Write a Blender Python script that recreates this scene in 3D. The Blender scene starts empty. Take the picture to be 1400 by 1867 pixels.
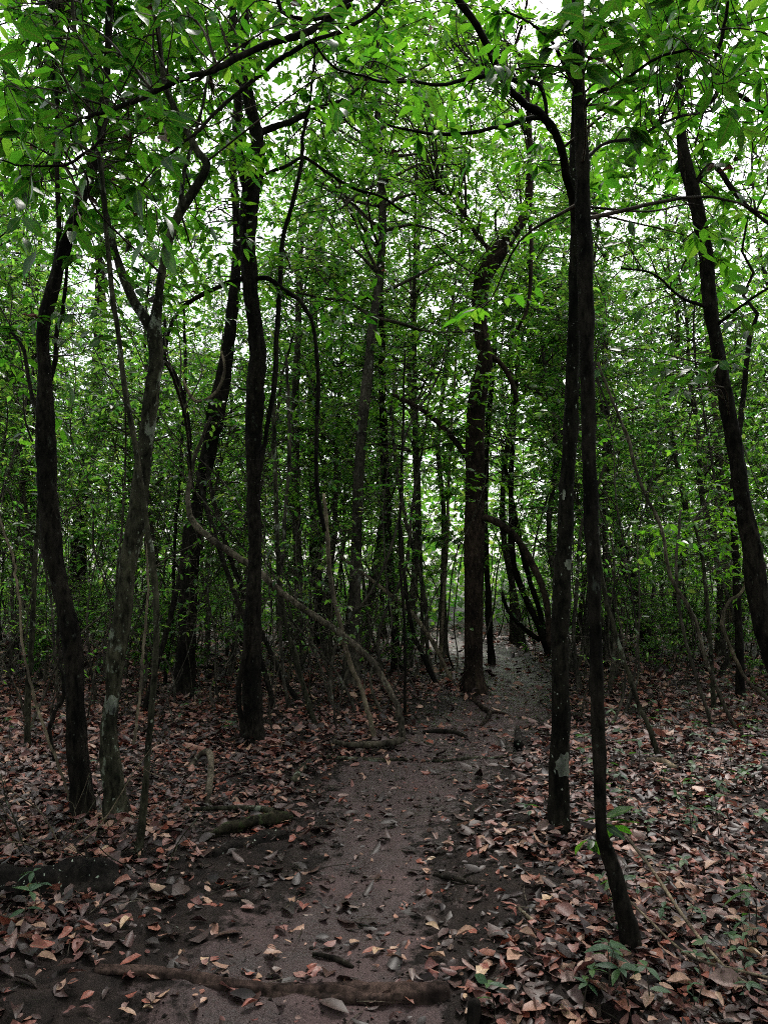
import bpy, math, random
import numpy as np
from mathutils import Vector, Matrix

random.seed(7)
RNG = np.random.default_rng(11)
SC = bpy.context.scene
COL = SC.collection
R = math.radians

# ------------------------------------------------------------------ camera
CAM_H, PITCH, VFOV = 1.5, R(6.0), R(67.3)
cam = bpy.data.cameras.new('camera'); camo = bpy.data.objects.new('camera', cam); COL.objects.link(camo)
camo.location = (0, 0, CAM_H); camo.rotation_euler = (R(90) + PITCH, 0, 0)
cam.sensor_fit = 'VERTICAL'; cam.angle = VFOV; cam.clip_start = 0.05; cam.clip_end = 600
SC.camera = camo

# ------------------------------------------------------------------ sky, sun, exposure
SUN_EL, SUN_AZ = R(58), R(12)          # azimuth measured from +Y (ahead) towards +X
world = bpy.data.worlds.new('World'); SC.world = world; world.use_nodes = True
wn, wl = world.node_tree.nodes, world.node_tree.links
wn.clear()
sky = wn.new('ShaderNodeTexSky'); sky.sky_type = 'NISHITA'; sky.sun_disc = False
sky.sun_elevation = SUN_EL; sky.sun_rotation = SUN_AZ; sky.dust_density = 4.0; sky.air_density = 1.0
hs = wn.new('ShaderNodeHueSaturation'); hs.inputs['Saturation'].default_value = 0.32
bg = wn.new('ShaderNodeBackground'); bg.inputs['Strength'].default_value = 0.15
wo = wn.new('ShaderNodeOutputWorld')
wl.new(sky.outputs[0], hs.inputs['Color']); wl.new(hs.outputs[0], bg.inputs['Color']); wl.new(bg.outputs[0], wo.inputs[0])
sun = bpy.data.lights.new('sun', 'SUN'); sun.energy = 1.5; sun.angle = R(14); sun.color = (1, 0.96, 0.9)
suno = bpy.data.objects.new('sun', sun); COL.objects.link(suno)
sd = Vector((math.sin(SUN_AZ) * math.cos(SUN_EL), math.cos(SUN_AZ) * math.cos(SUN_EL), math.sin(SUN_EL)))
suno.rotation_euler = sd.to_track_quat('Z', 'Y').to_euler(); suno.location = (0, 0, 40)
vs = SC.view_settings; vs.view_transform = 'Standard'; vs.look = 'None'; vs.gamma = 1; vs.use_curve_mapping = False
vs.exposure = 1.36
SC.render.engine = 'CYCLES'
cy = SC.cycles
cy.max_bounces = 5; cy.diffuse_bounces = 3; cy.use_adaptive_sampling = True; cy.adaptive_threshold = .02; cy.glossy_bounces = 2; cy.transmission_bounces = 4; cy.transparent_max_bounces = 4
cy.filter_width = 1.0; cy.use_denoising = False; cy.caustics_reflective = False; cy.caustics_refractive = False
try:
    cy.denoiser = 'OPENIMAGEDENOISE'; cy.denoising_input_passes = 'RGB_ALBEDO_NORMAL'
except Exception:
    pass

# ------------------------------------------------------------------ measuring: photo pixel + distance -> place
W, H = 1400.0, 1867.0
F = (H / 2) / math.tan(VFOV / 2)
cp, sp = math.cos(PITCH), math.sin(PITCH)
def ray(px, py):
    rx, ry = (px - W / 2) / F, (H / 2 - py) / F
    return rx, cp - sp * ry, sp + cp * ry
def pt(px, py, Y):
    rx, fy, up = ray(px, py); t = Y / fy
    return np.array((rx * t, Y, CAM_H + up * t)), t

# ------------------------------------------------------------------ value noise and ground shape
_gr = np.random.default_rng(5).random((64, 64))
def vnoise(x, y):
    x = np.asarray(x, float); y = np.asarray(y, float)
    xi = np.floor(x).astype(int); yi = np.floor(y).astype(int)
    fx = x - xi; fy = y - yi; fx = fx * fx * (3 - 2 * fx); fy = fy * fy * (3 - 2 * fy)
    a = _gr[xi % 64, yi % 64]; b = _gr[(xi + 1) % 64, yi % 64]; c = _gr[xi % 64, (yi + 1) % 64]; d = _gr[(xi + 1) % 64, (yi + 1) % 64]
    return (a * (1 - fx) + b * fx) * (1 - fy) + (c * (1 - fx) + d * fx) * fy
def fbm(x, y, o=4):
    s = 0; a = 0.5
    for k in range(o):
        s = s + a * vnoise(x * 2 ** k + 17.3 * k, y * 2 ** k + 5.1 * k); a *= 0.5
    return s
def flat(px, py):
    rx, fy, up = ray(px, py); t = -CAM_H / up
    return rx * t, fy * t
# path edges, read off the photograph row by row (left x, right x, y)
_rows = [(190, 880, 1867), (250, 850, 1790), (400, 815, 1700), (500, 805, 1620), (560, 830, 1540), (585, 870, 1470),
         (600, 935, 1400), (715, 955, 1345), (770, 1003, 1300), (880, 1008, 1262), (893, 1000, 1228), (860, 975, 1200), (800, 900, 1178), (735, 850, 1160), (600, 720, 1140)]
PY, PC, PW = [], [], []
for l, r, y in _rows:
    xl, yy = flat(l, y); xr, _ = flat(r, y)
    PY.append(yy); PC.append((xl + xr) / 2); PW.append((xr - xl) / 2 * .92)
PY = np.array([0.0] + PY + [60.0]); PC = np.array([PC[0]] + PC + [PC[-1] - 12]); PW = np.array([PW[0]] + PW + [0.6])
def path_d(x, y):
    """signed: <0 inside the path, metres outside it"""
    x = np.asarray(x, float); y = np.asarray(y, float)
    return np.abs(x - np.interp(y, PY, PC)) - np.interp(y, PY, PW)
def gh(x, y):
    x = np.asarray(x, float); y = np.asarray(y, float)
    d = path_d(x, y) + (fbm(x * 1.3, y * 1.3, 3) - .45) * .5
    bank = 0.07 * (1 / (1 + np.exp(-(d - 0.25) * 5)))
    big = (fbm(x * .17 + 9, y * .17 + 3, 3) - .45) * .5 * np.clip((np.hypot(x, y) - 3) / 10, 0, 1)
    step = -0.07 * (1 / (1 + np.exp((y - 3.03 - 0.1 * x) * 14)))           # the path drops below the log step
    far = 0.9 * np.clip((y - 24) / 30, 0, 1) ** 2
    return bank + big + (fbm(x * 1.1, y * 1.1, 4) - .45) * .10 + step * (d < .6) - 0.035 + far
def on_ground(px, py):
    rx, fy, up = ray(px, py); z = 0.0
    for _ in range(12):
        t = (z - CAM_H) / up if up < -1e-4 else 60.0
        t = min(max(t, .5), 60.0); z = float(gh(rx * t, fy * t))
    return np.array((rx * t, fy * t, z)), t

# ------------------------------------------------------------------ mesh helpers
def mk_mesh(name, V, T=None, Q=None, mat=None, smooth=True):
    me = bpy.data.meshes.new(name)
    V = np.ascontiguousarray(V, dtype=np.float32)
    nT = 0 if T is None else len(T); nQ = 0 if Q is None else len(Q)
    loops = []
    if nT: loops.append(np.asarray(T, dtype=np.int32).ravel())
    if nQ: loops.append(np.asarray(Q, dtype=np.int32).ravel())
    L = np.concatenate(loops)
    tot = np.concatenate([np.full(nT, 3, np.int32), np.full(nQ, 4, np.int32)])
    st = np.concatenate([[0], np.cumsum(tot)[:-1]]).astype(np.int32)
    me.vertices.add(len(V)); me.vertices.foreach_set('co', V.ravel())
    me.loops.add(len(L)); me.loops.foreach_set('vertex_index', L)
    me.polygons.add(len(tot)); me.polygons.foreach_set('loop_start', st); me.polygons.foreach_set('loop_total', tot)
    if smooth: me.polygons.foreach_set('use_smooth', np.ones(len(tot), dtype=bool))
    me.update(calc_edges=True); me.validate()
    if mat: me.materials.append(mat)
    return me
class MB:
    """collects shapes, then builds ONE mesh"""
    def __init__(s): s.V = []; s.T = []; s.Q = []; s.n = 0
    def add(s, V, T=None, Q=None):
        V = np.asarray(V, float)
        if T is not None and len(T): s.T.append(np.asarray(T) + s.n)
        if Q is not None and len(Q): s.Q.append(np.asarray(Q) + s.n)
        s.V.append(V); s.n += len(V)
    def mesh(s, name, mat, origin=(0, 0, 0), smooth=True):
        V = np.concatenate(s.V) - np.asarray(origin, float)
        return mk_mesh(name, V, np.concatenate(s.T) if s.T else None, np.concatenate(s.Q) if s.Q else None, mat, smooth)
def link(name, data, parent=None, loc=(0, 0, 0), rot=None):
    o = bpy.data.objects.new(name, data); COL.objects.link(o); o.location = loc
    if rot is not None: o.rotation_euler = rot
    if parent: o.parent = parent
    return o
def tag(o, label=None, cat=None, group=None, kind=None):
    if label: o['label'] = label
    if cat: o['category'] = cat
    if group: o['group'] = group
    if kind: o['kind'] = kind
    return o
def stuff(o): o['kind'] = 'stuff'; return o

def spline(P, n_per=6):
    """Catmull-Rom through the rows of P (any width)"""
    P = np.asarray(P, float)
    if len(P) < 3:
        t = np.linspace(0, 1, n_per + 1)[:, None]; return P[0] * (1 - t) + P[-1] * t
    E = np.vstack([2 * P[0] - P[1], P, 2 * P[-1] - P[-2]])
    out = []
    for i in range(len(P) - 1):
        p0, p1, p2, p3 = E[i:i + 4]
        for k in range(n_per):
            t = k / n_per
            out.append(.5 * ((2 * p1) + (p2 - p0) * t + (2 * p0 - 5 * p1 + 4 * p2 - p3) * t * t + (3 * p1 - p0 - 3 * p2 + p3) * t ** 3))
    out.append(P[-1]); return np.array(out)
def tube(C, rad, sides=8, lump=0.0, seed=0, cap=True):
    C = np.asarray(C, float); rad = np.asarray(rad, float); n = len(C)
    Tn = np.gradient(C, axis=0); Tn /= np.linalg.norm(Tn, axis=1)[:, None] + 1e-9
    ref = np.array((0, 1, 0.0)) if abs(Tn[0][1]) < .9 else np.array((1, 0, 0.0))
    u = np.cross(ref, Tn[0]); u /= np.linalg.norm(u)
    U = np.zeros_like(C)
    for i in range(n):
        u = u - Tn[i] * np.dot(u, Tn[i]); u /= np.linalg.norm(u) + 1e-9; U[i] = u
    Wv = np.cross(Tn, U)
    a = np.linspace(0, 2 * np.pi, sides, endpoint=False)
    rr = rad[:, None] * np.ones((1, sides))
    if lump:
        s = np.concatenate([[0], np.cumsum(np.linalg.norm(np.diff(C, axis=0), axis=1))])
        m = np.median(rad) + 1e-6
        k1 = vnoise(np.cos(a)[None] * 1.6 + 20 + seed * 3.1 + s[:, None] / m * .18, np.sin(a)[None] * 1.6 + 20 + seed * 1.7 + s[:, None] * 0) - .5
        k2 = vnoise(np.cos(a)[None] * 4 + 30 + seed + s[:, None] / m * .8, np.sin(a)[None] * 4 + 30 + s[:, None] / m * .3) - .5
        k3 = vnoise(a[None] * 0 + np.arange(sides)[None] * 1.7 + 50, s[:, None] / m * .5 + seed) - .5
        rr = rr * (1 + lump * (k1 * 1.5 + k2 * .9 + k3 * .5))
    V = C[:, None, :] + rr[:, :, None] * (np.cos(a)[None, :, None] * U[:, None, :] + np.sin(a)[None, :, None] * Wv[:, None, :])
    V = V.reshape(-1, 3)
    i = np.arange(n - 1)[:, None]; j = np.arange(sides)[None]; j2 = (j + 1) % sides
    Q = np.stack([i * sides + j, i * sides + j2, (i + 1) * sides + j2, (i + 1) * sides + j], -1).reshape(-1, 4)
    T = []
    if cap:
        V = np.vstack([V, C[0], C[-1]]); b = n * sides
        T = [(b, (k + 1) % sides, k) for k in range(sides)] + [(b + 1, (n - 1) * sides + k, (n - 1) * sides + (k + 1) % sides) for k in range(sides)]
    return V, T, Q
def unit(v):
    v = np.asarray(v, float); return v / (np.linalg.norm(v, axis=-1, keepdims=True) + 1e-9)

# ------------------------------------------------------------------ materials
def mat(name):
    m = bpy.data.materials.new(name); m.use_nodes = True
    n, l = m.node_tree.nodes, m.node_tree.links; n.clear()
    out = n.new('ShaderNodeOutputMaterial'); return m, n, l, out
def ramp(n, stops, interp='LINEAR'):
    r = n.new('ShaderNodeValToRGB'); cr = r.color_ramp; cr.interpolation = interp
    while len(cr.elements) < len(stops): cr.elements.new(.5)
    for e, (p, c) in zip(cr.elements, stops):
        e.position = p; e.color = (*c, 1) if len(c) == 3 else c
    return r
def noise(n, l, scale, coord=None, detail=4, rough=.55, vec=None):
    t = n.new('ShaderNodeTexNoise'); t.inputs['Scale'].default_value = scale; t.inputs['Detail'].default_value = detail; t.inputs['Roughness'].default_value = rough
    if vec is not None: l.new(vec, t.inputs['Vector'])
    return t
def mapped(n, l, scale, out='Object'):
    tc = n.new('ShaderNodeTexCoord'); mp = n.new('ShaderNodeMapping'); mp.inputs['Scale'].default_value = scale
    l.new(tc.outputs[out], mp.inputs['Vector']); return mp.outputs[0]
def mixc(n, l, fac, a, b, mode='MIX'):
    m = n.new('ShaderNodeMix'); m.data_type = 'RGBA'; m.blend_type = mode
    for s, v in ((m.inputs[0], fac), (m.inputs[6], a), (m.inputs[7], b)):
        if isinstance(v, (int, float)): s.default_value = v
        elif isinstance(v, tuple): s.default_value = (*v, 1)
        else: l.new(v, s)
    return m.outputs[2]
def bark(name, dark, light, lich=(0.30, 0.33, 0.27), lich_at=.66, scale=1.0, bump=.5):
    m, n, l, out = mat(name)
    v = mapped(n, l, (34 * scale, 34 * scale, 13 * scale)); v2 = mapped(n, l, (9, 9, 5)); v3 = mapped(n, l, (38, 38, 26)); v4 = mapped(n, l, (4, 4, 2.2))
    a = noise(n, l, 1.0, vec=v, detail=6, rough=.65)
    c = ramp(n, [(.36, dark), (.68, light)]); l.new(a.outputs[0], c.inputs[0])
    b = noise(n, l, 1.0, vec=v2, detail=5, rough=.7)
    lm = ramp(n, [(lich_at, (0, 0, 0)), (lich_at + .05, (1, 1, 1))]); l.new(b.outputs[0], lm.inputs[0])
    bl = noise(n, l, 1.0, vec=v4, detail=3); br = ramp(n, [(.38, (.45, .45, .45)), (.62, (1.5, 1.45, 1.35))]); l.new(bl.outputs[0], br.inputs[0])
    base_c = mixc(n, l, 1.0, c.outputs[0], br.outputs[0], 'MULTIPLY')
    sp3 = noise(n, l, 1.0, vec=v3, detail=2); sr = ramp(n, [(.68, (0, 0, 0)), (.72, (.8, .8, .8))]); l.new(sp3.outputs[0], sr.inputs[0])
    base_c = mixc(n, l, sr.outputs[0], base_c, tuple(min(1, q * 1.3) for q in lich))
    col = mixc(n, l, lm.outputs[0], base_c, lich)
    p = n.new('ShaderNodeBsdfPrincipled'); p.inputs['Roughness'].default_value = .9; p.inputs['Specular IOR Level'].default_value = .06
    l.new(col, p.inputs['Base Color'])
    bp = n.new('ShaderNodeBump'); bp.inputs['Strength'].default_value = bump; bp.inputs['Distance'].default_value = .02
    l.new(a.outputs[0], bp.inputs['Height']); l.new(bp.outputs[0], p.inputs['Normal'])
    l.new(p.outputs[0], out.inputs[0]); return m
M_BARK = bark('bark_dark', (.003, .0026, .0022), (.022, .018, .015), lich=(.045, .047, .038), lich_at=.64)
M_BARKG = bark('bark_grey_green', (.008, .0075, .0055), (.062, .058, .040), lich=(.16, .17, .13), lich_at=.58)
M_BARKR = bark('bark_red_brown', (.007, .005, .004), (.042, .028, .022), lich=(.12, .11, .09), lich_at=.70, scale=.8, bump=.9)
M_BARKL = bark('bark_lichen_spots', (.003, .0028, .0022), (.022, .019, .015), lich=(.28, .30, .25), lich_at=.69)
M_PALE = bark('stem_pale', (.07, .055, .04), (.24, .19, .14), lich=(.3, .28, .22), lich_at=.72)
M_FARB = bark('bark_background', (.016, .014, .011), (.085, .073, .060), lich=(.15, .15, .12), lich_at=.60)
M_LIANA = bark('liana_bark', (.022, .018, .014), (.14, .115, .09), lich=(.2, .19, .15), lich_at=.62)
M_TWIG = bark('twig_bark', (.02, .017, .014), (.11, .092, .075), lich_at=.8)
M_LICH = bark('lichen', (.08, .085, .07), (.26, .27, .23), lich=(.02, .02, .018), lich_at=.56)
M_MOSS = bark('mossy_wood', (.008, .007, .005), (.035, .03, .02), lich=(.03, .038, .016), lich_at=.52)
M_CHAR = bark('charred_wood', (.006, .005, .005), (.022, .018, .016), lich_at=.9)

def leaf_mat(name, cols, trans, fac=.5, rough=.42, per='island', veins=False, brown=0.0, spec=.5):
    m, n, l, out = mat(name)
    oi = n.new('ShaderNodeObjectInfo'); ge = n.new('ShaderNodeNewGeometry')
    if per == 'object': rnd = oi.outputs['Random']
    else:
        ad = n.new('ShaderNodeMath'); ad.operation = 'ADD'; l.new(oi.outputs['Random'], ad.inputs[0]); l.new(ge.outputs['Random Per Island'], ad.inputs[1])
        fr = n.new('ShaderNodeMath'); fr.operation = 'FRACT'; l.new(ad.outputs[0], fr.inputs[0]); rnd = fr.outputs[0]
    k = len(cols)
    c = ramp(n, [(i / max(1, k - 1), q) for i, q in enumerate(cols)]); l.new(rnd, c.inputs[0])
    t = ramp(n, [(i / max(1, len(trans) - 1), q) for i, q in enumerate(trans)]); l.new(rnd, t.inputs[0])
    cc, tt = c.outputs[0], t.outputs[0]
    if veins:
        tc = n.new('ShaderNodeTexCoord'); sx = n.new('ShaderNodeSeparateXYZ'); l.new(tc.outputs['Object'], sx.inputs[0])
        ab = n.new('ShaderNodeMath'); ab.operation = 'ABSOLUTE'; l.new(sx.outputs['Y'], ab.inputs[0])
        mr = ramp(n, [(.012, (1, 1, 1)), (.028, (0, 0, 0))]); l.new(ab.outputs[0], mr.inputs[0])
        # side veins: stripes along x + |y|
        mm = n.new('ShaderNodeMath'); mm.operation = 'MULTIPLY_ADD'; mm.inputs[1].default_value = -.9; l.new(ab.outputs[0], mm.inputs[0]); l.new(sx.outputs['X'], mm.inputs[2])
        sn = n.new('ShaderNodeMath'); sn.operation = 'SINE'; m2 = n.new('ShaderNodeMath'); m2.operation = 'MULTIPLY'; m2.inputs[1].default_value = 75; l.new(mm.outputs[0], m2.inputs[0]); l.new(m2.outputs[0], sn.inputs[0])
        sr = ramp(n, [(.86, (0, 0, 0)), (1., (.5, .5, .5))]); l.new(sn.outputs[0], sr.inputs[0])
        mx = mixc(n, l, 1.0, mr.outputs[0], sr.outputs[0], 'LIGHTEN')
        cc = mixc(n, l, mx, cc, (.12, .19, .05)); tt = mixc(n, l, mx, tt, (.10, .19, .02))
    if brown:
        nz = noise(n, l, 14, detail=3); tcv = mapped(n, l, (1, 1, 1)); l.new(tcv, nz.inputs['Vector'])
        br = ramp(n, [(.62, (0, 0, 0)), (.70, (brown,) * 3)]); l.new(nz.outputs[0], br.inputs[0])
        cc = mixc(n, l, br.outputs[0], cc, (.07, .05, .02)); tt = mixc(n, l, br.outputs[0], tt, (.08, .05, .01))
    p = n.new('ShaderNodeBsdfPrincipled'); l.new(cc, p.inputs['Base Color']); p.inputs['Roughness'].default_value = rough; p.inputs['Specular IOR Level'].default_value = spec
    tr = n.new('ShaderNodeBsdfTranslucent'); l.new(tt, tr.inputs['Color'])
    mx = n.new('ShaderNodeMixShader'); mx.inputs[0].default_value = fac
    l.new(p.outputs[0], mx.inputs[1]); l.new(tr.outputs[0], mx.inputs[2]); l.new(mx.outputs[0], out.inputs[0])
    return m
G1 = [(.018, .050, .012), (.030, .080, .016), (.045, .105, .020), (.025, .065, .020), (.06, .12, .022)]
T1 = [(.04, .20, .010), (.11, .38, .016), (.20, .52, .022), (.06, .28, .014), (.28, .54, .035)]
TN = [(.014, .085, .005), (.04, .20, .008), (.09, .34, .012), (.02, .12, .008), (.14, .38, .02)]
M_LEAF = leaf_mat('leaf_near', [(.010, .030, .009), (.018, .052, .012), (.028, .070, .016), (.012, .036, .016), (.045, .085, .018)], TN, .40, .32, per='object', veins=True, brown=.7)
M_LEAFLIT = leaf_mat('leaf_lit', [(.05, .16, .018), (.08, .20, .02), (.06, .17, .02)], [(.20, .62, .02), (.28, .70, .025), (.34, .70, .04)], .5, .4, per='object', veins=True, brown=.3)  # leaf greens brightened: light from a canopy gap put into the colour
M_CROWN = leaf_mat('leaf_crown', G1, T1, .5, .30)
M_CROWNLIT = leaf_mat('leaf_crown_lit', [(.05, .15, .018), (.08, .19, .02)], [(.20, .60, .02), (.32, .68, .035)], .5, .34)  # crown copy of the brightened greens, gap light carried in the colour
M_FAR = leaf_mat('leaf_background', [(.02, .055, .022), (.04, .10, .03), (.07, .12, .03), (.03, .075, .02), (.09, .10, .03)], [(.05, .22, .03), (.15, .42, .035), (.30, .58, .06), (.09, .34, .03), (.36, .48, .07)], .55, .32)
M_SEED = leaf_mat('leaf_seedling', [(.035, .075, .035), (.05, .10, .045), (.03, .07, .04), (.06, .12, .03)], [(.06, .18, .03), (.10, .26, .03)], .3, .5, spec=.3)
M_DEADC = leaf_mat('leaf_dead_hanging', [(.09, .05, .03), (.13, .06, .03)], [(.18, .08, .03), (.2, .1, .04)], .35, .6)
DRY = [(.040, .020, .018), (.26, .105, .080), (.065, .032, .028), (.42, .225, .155), (.15, .056, .046), (.30, .19, .155), (.04, .022, .020), (.50, .30, .20), (.10, .055, .048), (.30, .085, .050), (.025, .016, .015), (.20, .085, .068), (.05, .025, .021), (.34, .14, .09), (.03, .018, .017)]
DRY = [(r_ * .88, g_ * .88, b_ * .98) for r_, g_, b_ in DRY]
DARKDRY = [(.020, .012, .011), (.045, .023, .020), (.030, .018, .016), (.065, .032, .027), (.022, .014, .013)]
def litter_mat(name, per, cols=DRY):
    m, n, l, out = mat(name)
    oi = n.new('ShaderNodeObjectInfo'); ge = n.new('ShaderNodeNewGeometry')
    rnd = oi.outputs['Random'] if per == 'object' else ge.outputs['Random Per Island']
    c = ramp(n, [(i / len(cols), q) for i, q in enumerate(cols)], 'CONSTANT'); l.new(rnd, c.inputs[0])
    nz = noise(n, l, 40 if per != 'object' else 5, detail=4, rough=.7); l.new(mapped(n, l, (1, 1, 1)), nz.inputs['Vector'])
    r2 = ramp(n, [(.3, (.55, .5, .48)), (.7, (1.1, 1.08, 1.05))]); l.new(nz.outputs[0], r2.inputs[0])
    cc = mixc(n, l, 1.0, c.outputs[0], r2.outputs[0], 'MULTIPLY')
    if per == 'object':
        tc = n.new('ShaderNodeTexCoord'); sx = n.new('ShaderNodeSeparateXYZ'); l.new(tc.outputs['Object'], sx.inputs[0])
        ab = n.new('ShaderNodeMath'); ab.operation = 'ABSOLUTE'; l.new(sx.outputs['Y'], ab.inputs[0])
        mr = ramp(n, [(.01, (.6, .6, .6)), (.025, (0, 0, 0))]); l.new(ab.outputs[0], mr.inputs[0])
        cc = mixc(n, l, mr.outputs[0], cc, (.30, .2, .14))
    p = n.new('ShaderNodeBsdfPrincipled'); l.new(cc, p.inputs['Base Color']); p.inputs['Roughness'].default_value = .44; p.inputs['Specular IOR Level'].default_value = .28
    tr = n.new('ShaderNodeBsdfTranslucent'); l.new(cc, tr.inputs['Color'])
    mx = n.new('ShaderNodeMixShader'); mx.inputs[0].default_value = .12
    l.new(p.outputs[0], mx.inputs[1]); l.new(tr.outputs[0], mx.inputs[2]); l.new(mx.outputs[0], out.inputs[0]); return m
M_DRY = litter_mat('dry_leaf', 'island'); M_DRYO = litter_mat('dry_leaf_single', 'object'); M_ROT = litter_mat('rotted_leaf', 'island', DARKDRY)

def ground_mat():
    m, n, l, out = mat('forest_soil')
    at = n.new('ShaderNodeAttribute'); at.attribute_name = 'path'
    v = mapped(n, l, (1, 1, 1))
    n1 = noise(n, l, 2.2, vec=v, detail=6, rough=.6); n2 = noise(n, l, 38, vec=v, detail=5, rough=.7); n3 = noise(n, l, 9, vec=v, detail=5, rough=.65)
    mud = ramp(n, [(.3, (.018, .0095, .0095)), (.5, (.040, .0215, .0215)), (.72, (.074, .043, .043))]); l.new(n1.outputs[0], mud.inputs[0])
    spk = ramp(n, [(.32, (.25, .22, .22)), (.46, (1, 1, 1))]); l.new(n2.outputs[0], spk.inputs[0])
    mudc = mixc(n, l, .8, mud.outputs[0], spk.outputs[0], 'MULTIPLY')
    hum = ramp(n, [(.35, (.008, .006, .0055)), (.7, (.026, .018, .016))]); l.new(n3.outputs[0], hum.inputs[0])
    # ragged edge between trodden mud and dark humus
    ad = n.new('ShaderNodeMath'); ad.operation = 'MULTIPLY_ADD'; ad.inputs[1].default_value = 2.2; ad.inputs[2].default_value = -1.1; l.new(n3.outputs[0], ad.inputs[0])
    a2 = n.new('ShaderNodeMath'); a2.operation = 'ADD'; l.new(at.outputs['Fac'], a2.inputs[0]); l.new(ad.outputs[0], a2.inputs[1])
    fr = ramp(n, [(.36, (0, 0, 0)), (.62, (1, 1, 1))]); l.new(a2.outputs[0], fr.inputs[0])
    col = mixc(n, l, fr.outputs[0], hum.outputs[0], mudc)
    p = n.new('ShaderNodeBsdfPrincipled'); l.new(col, p.inputs['Base Color']); 
    spm = n.new('ShaderNodeMapRange'); spm.inputs[3].default_value = .05; spm.inputs[4].default_value = .24; l.new(fr.outputs[0], spm.inputs[0]); l.new(spm.outputs[0], p.inputs['Specular IOR Level'])
    rr = ramp(n, [(.38, (.36,) * 3), (.66, (.75,) * 3)]); l.new(n1.outputs[0], rr.inputs[0]); l.new(rr.outputs[0], p.inputs['Roughness'])
    hsum = n.new('ShaderNodeMath'); hsum.operation = 'MULTIPLY_ADD'; hsum.inputs[1].default_value = .35; l.new(n2.outputs[0], hsum.inputs[0]); l.new(n3.outputs[0], hsum.inputs[2])
    bp = n.new('ShaderNodeBump'); bp.inputs['Strength'].default_value = .8; bp.inputs['Distance'].default_value = .035
    l.new(hsum.outputs[0], bp.inputs['Height']); l.new(bp.outputs[0], p.inputs['Normal'])
    l.new(p.outputs[0], out.inputs[0]); return m
M_GROUND = ground_mat()

# ------------------------------------------------------------------ the ground and the path: one relief, cut along the path's edge
def axis(lo, a, b, hi, fine, grow):
    mid = list(np.arange(a, b, fine)); s = fine; x = mid[-1]
    up = []
    while x < hi: s *= grow; x += s; up.append(x)
    s = fine; x = a; dn = []
    while x > lo: s *= grow; x -= s; dn.append(x)
    return np.array(dn[::-1] + mid + up)
gx = axis(-120, -3.4, 3.6, 120, .035, 1.06); gy = axis(-30, 2.3, 9.0, 200, .035, 1.05)
GX, GY = np.meshgrid(gx, gy)
GD = path_d(GX, GY) + (fbm(GX * 2.1 + 4, GY * 2.1, 3) - .45) * .45
near = np.clip(1 - np.hypot(GX, GY - 4) / 14, 0, 1)
GZ = gh(GX, GY) + near * ((fbm(GX * 6, GY * 6, 4) - .45) * .05 + (fbm(GX * 14, GY * 14, 2) - .4) * .026)
PWT = 1 / (1 + np.exp((GD + .10) * 9))
ny, nx = GX.shape
idx = np.arange(nx * ny).reshape(ny, nx)
Q = np.stack([idx[:-1, :-1], idx[:-1, 1:], idx[1:, 1:], idx[1:, :-1]], -1).reshape(-1, 4)
GV = np.stack([GX, GY, GZ], -1).reshape(-1, 3); PWf = PWT.ravel()
inp = (PWf[Q].mean(1) > .5) & (GV[Q][:, :, 1].mean(1) < 45)
for nm, sel in (('ground', ~inp), ('path', inp)):
    q = Q[sel]; us, inv = np.unique(q, return_inverse=True)
    me = mk_mesh(nm, GV[us], None, inv.reshape(-1, 4), M_GROUND)
    a = me.attributes.new('path', 'FLOAT', 'POINT'); a.data.foreach_set('value', PWf[us].astype(np.float32))
    tag(link(nm, me), kind='structure')

# ------------------------------------------------------------------ leaf shapes
def leaf_shape(sections, fold=.12, droop=.16, wavy=0.0, width=.40, tip=1.6, seed=0, curl=0.0, twist=0.0, petiole=.08, rnd=.8):
    """blade along +X from 0 to 1, width along Y"""
    r = random.Random(seed); V = [(0, 0, 0)]; T = []
    prev = None
    for i in range(1, sections + 1):
        t = i / (sections + 1)
        if t < petiole: w = .012
        else:
            u = (t - petiole) / (1 - petiole); w = width * .5 * (math.sin(math.pi * u ** .85) ** rnd) * (1 - .30 * u ** 3)
        w *= 1 + wavy * r.uniform(-.5, .5); z = -droop * t * t + wavy * .12 * r.uniform(-1, 1)
        lift = fold * w + curl * w * w * 4
        tw = twist * (t - .3)
        b = len(V)
        V += [(t, -w, z + lift - tw * w + wavy * .10 * r.uniform(-1, 1)), (t, 0, z), (t, w, z + lift + tw * w + wavy * .10 * r.uniform(-1, 1))]
        if prev is None: T += [(0, b, b + 1), (0, b + 1, b + 2)]
        else: T += [(prev, b, b + 1), (prev, b + 1, prev + 1), (prev + 1, b + 1, b + 2), (prev + 1, b + 2, prev + 2)]
        prev = b
    b = len(V); V.append((1, 0, -droop - curl * .1)); T += [(prev, b, prev + 1), (prev + 1, b, prev + 2)]
    return np.array(V), np.array(T)
def frames(D, N):
    X = unit(D); Z = N - X * (N * X).sum(-1, keepdims=True); Z = unit(Z); Y = np.cross(Z, X)
    return X, Y, Z
def place(mb, shp, P, D, N, L, Wd):
    V, T = shp; X, Y, Z = frames(D, N); n = len(P)
    if n == 0: return
    L = np.asarray(L)[:, None, None]; Wd = np.asarray(Wd)[:, None, None]
    A = P[:, None] + L * (V[None, :, 0:1] * X[:, None] + Wd * V[None, :, 1:2] * Y[:, None] + V[None, :, 2:3] * Z[:, None])
    TT = (T[None] + (np.arange(n) * len(V))[:, None, None]).reshape(-1, 3)
    mb.add(A.reshape(-1, 3), TT)
SHP_MID = [leaf_shape(2, .25, .18, width=.44, petiole=0), leaf_shape(2, .1, .3, width=.40, petiole=0), leaf_shape(2, .35, .08, width=.46, petiole=0)]
SHP_FAR = [leaf_shape(1, .3, .2, width=.6, petiole=0), leaf_shape(1, .1, .3, width=.55, petiole=0), leaf_shape(1, .4, .1, width=.6, petiole=0)]
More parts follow.
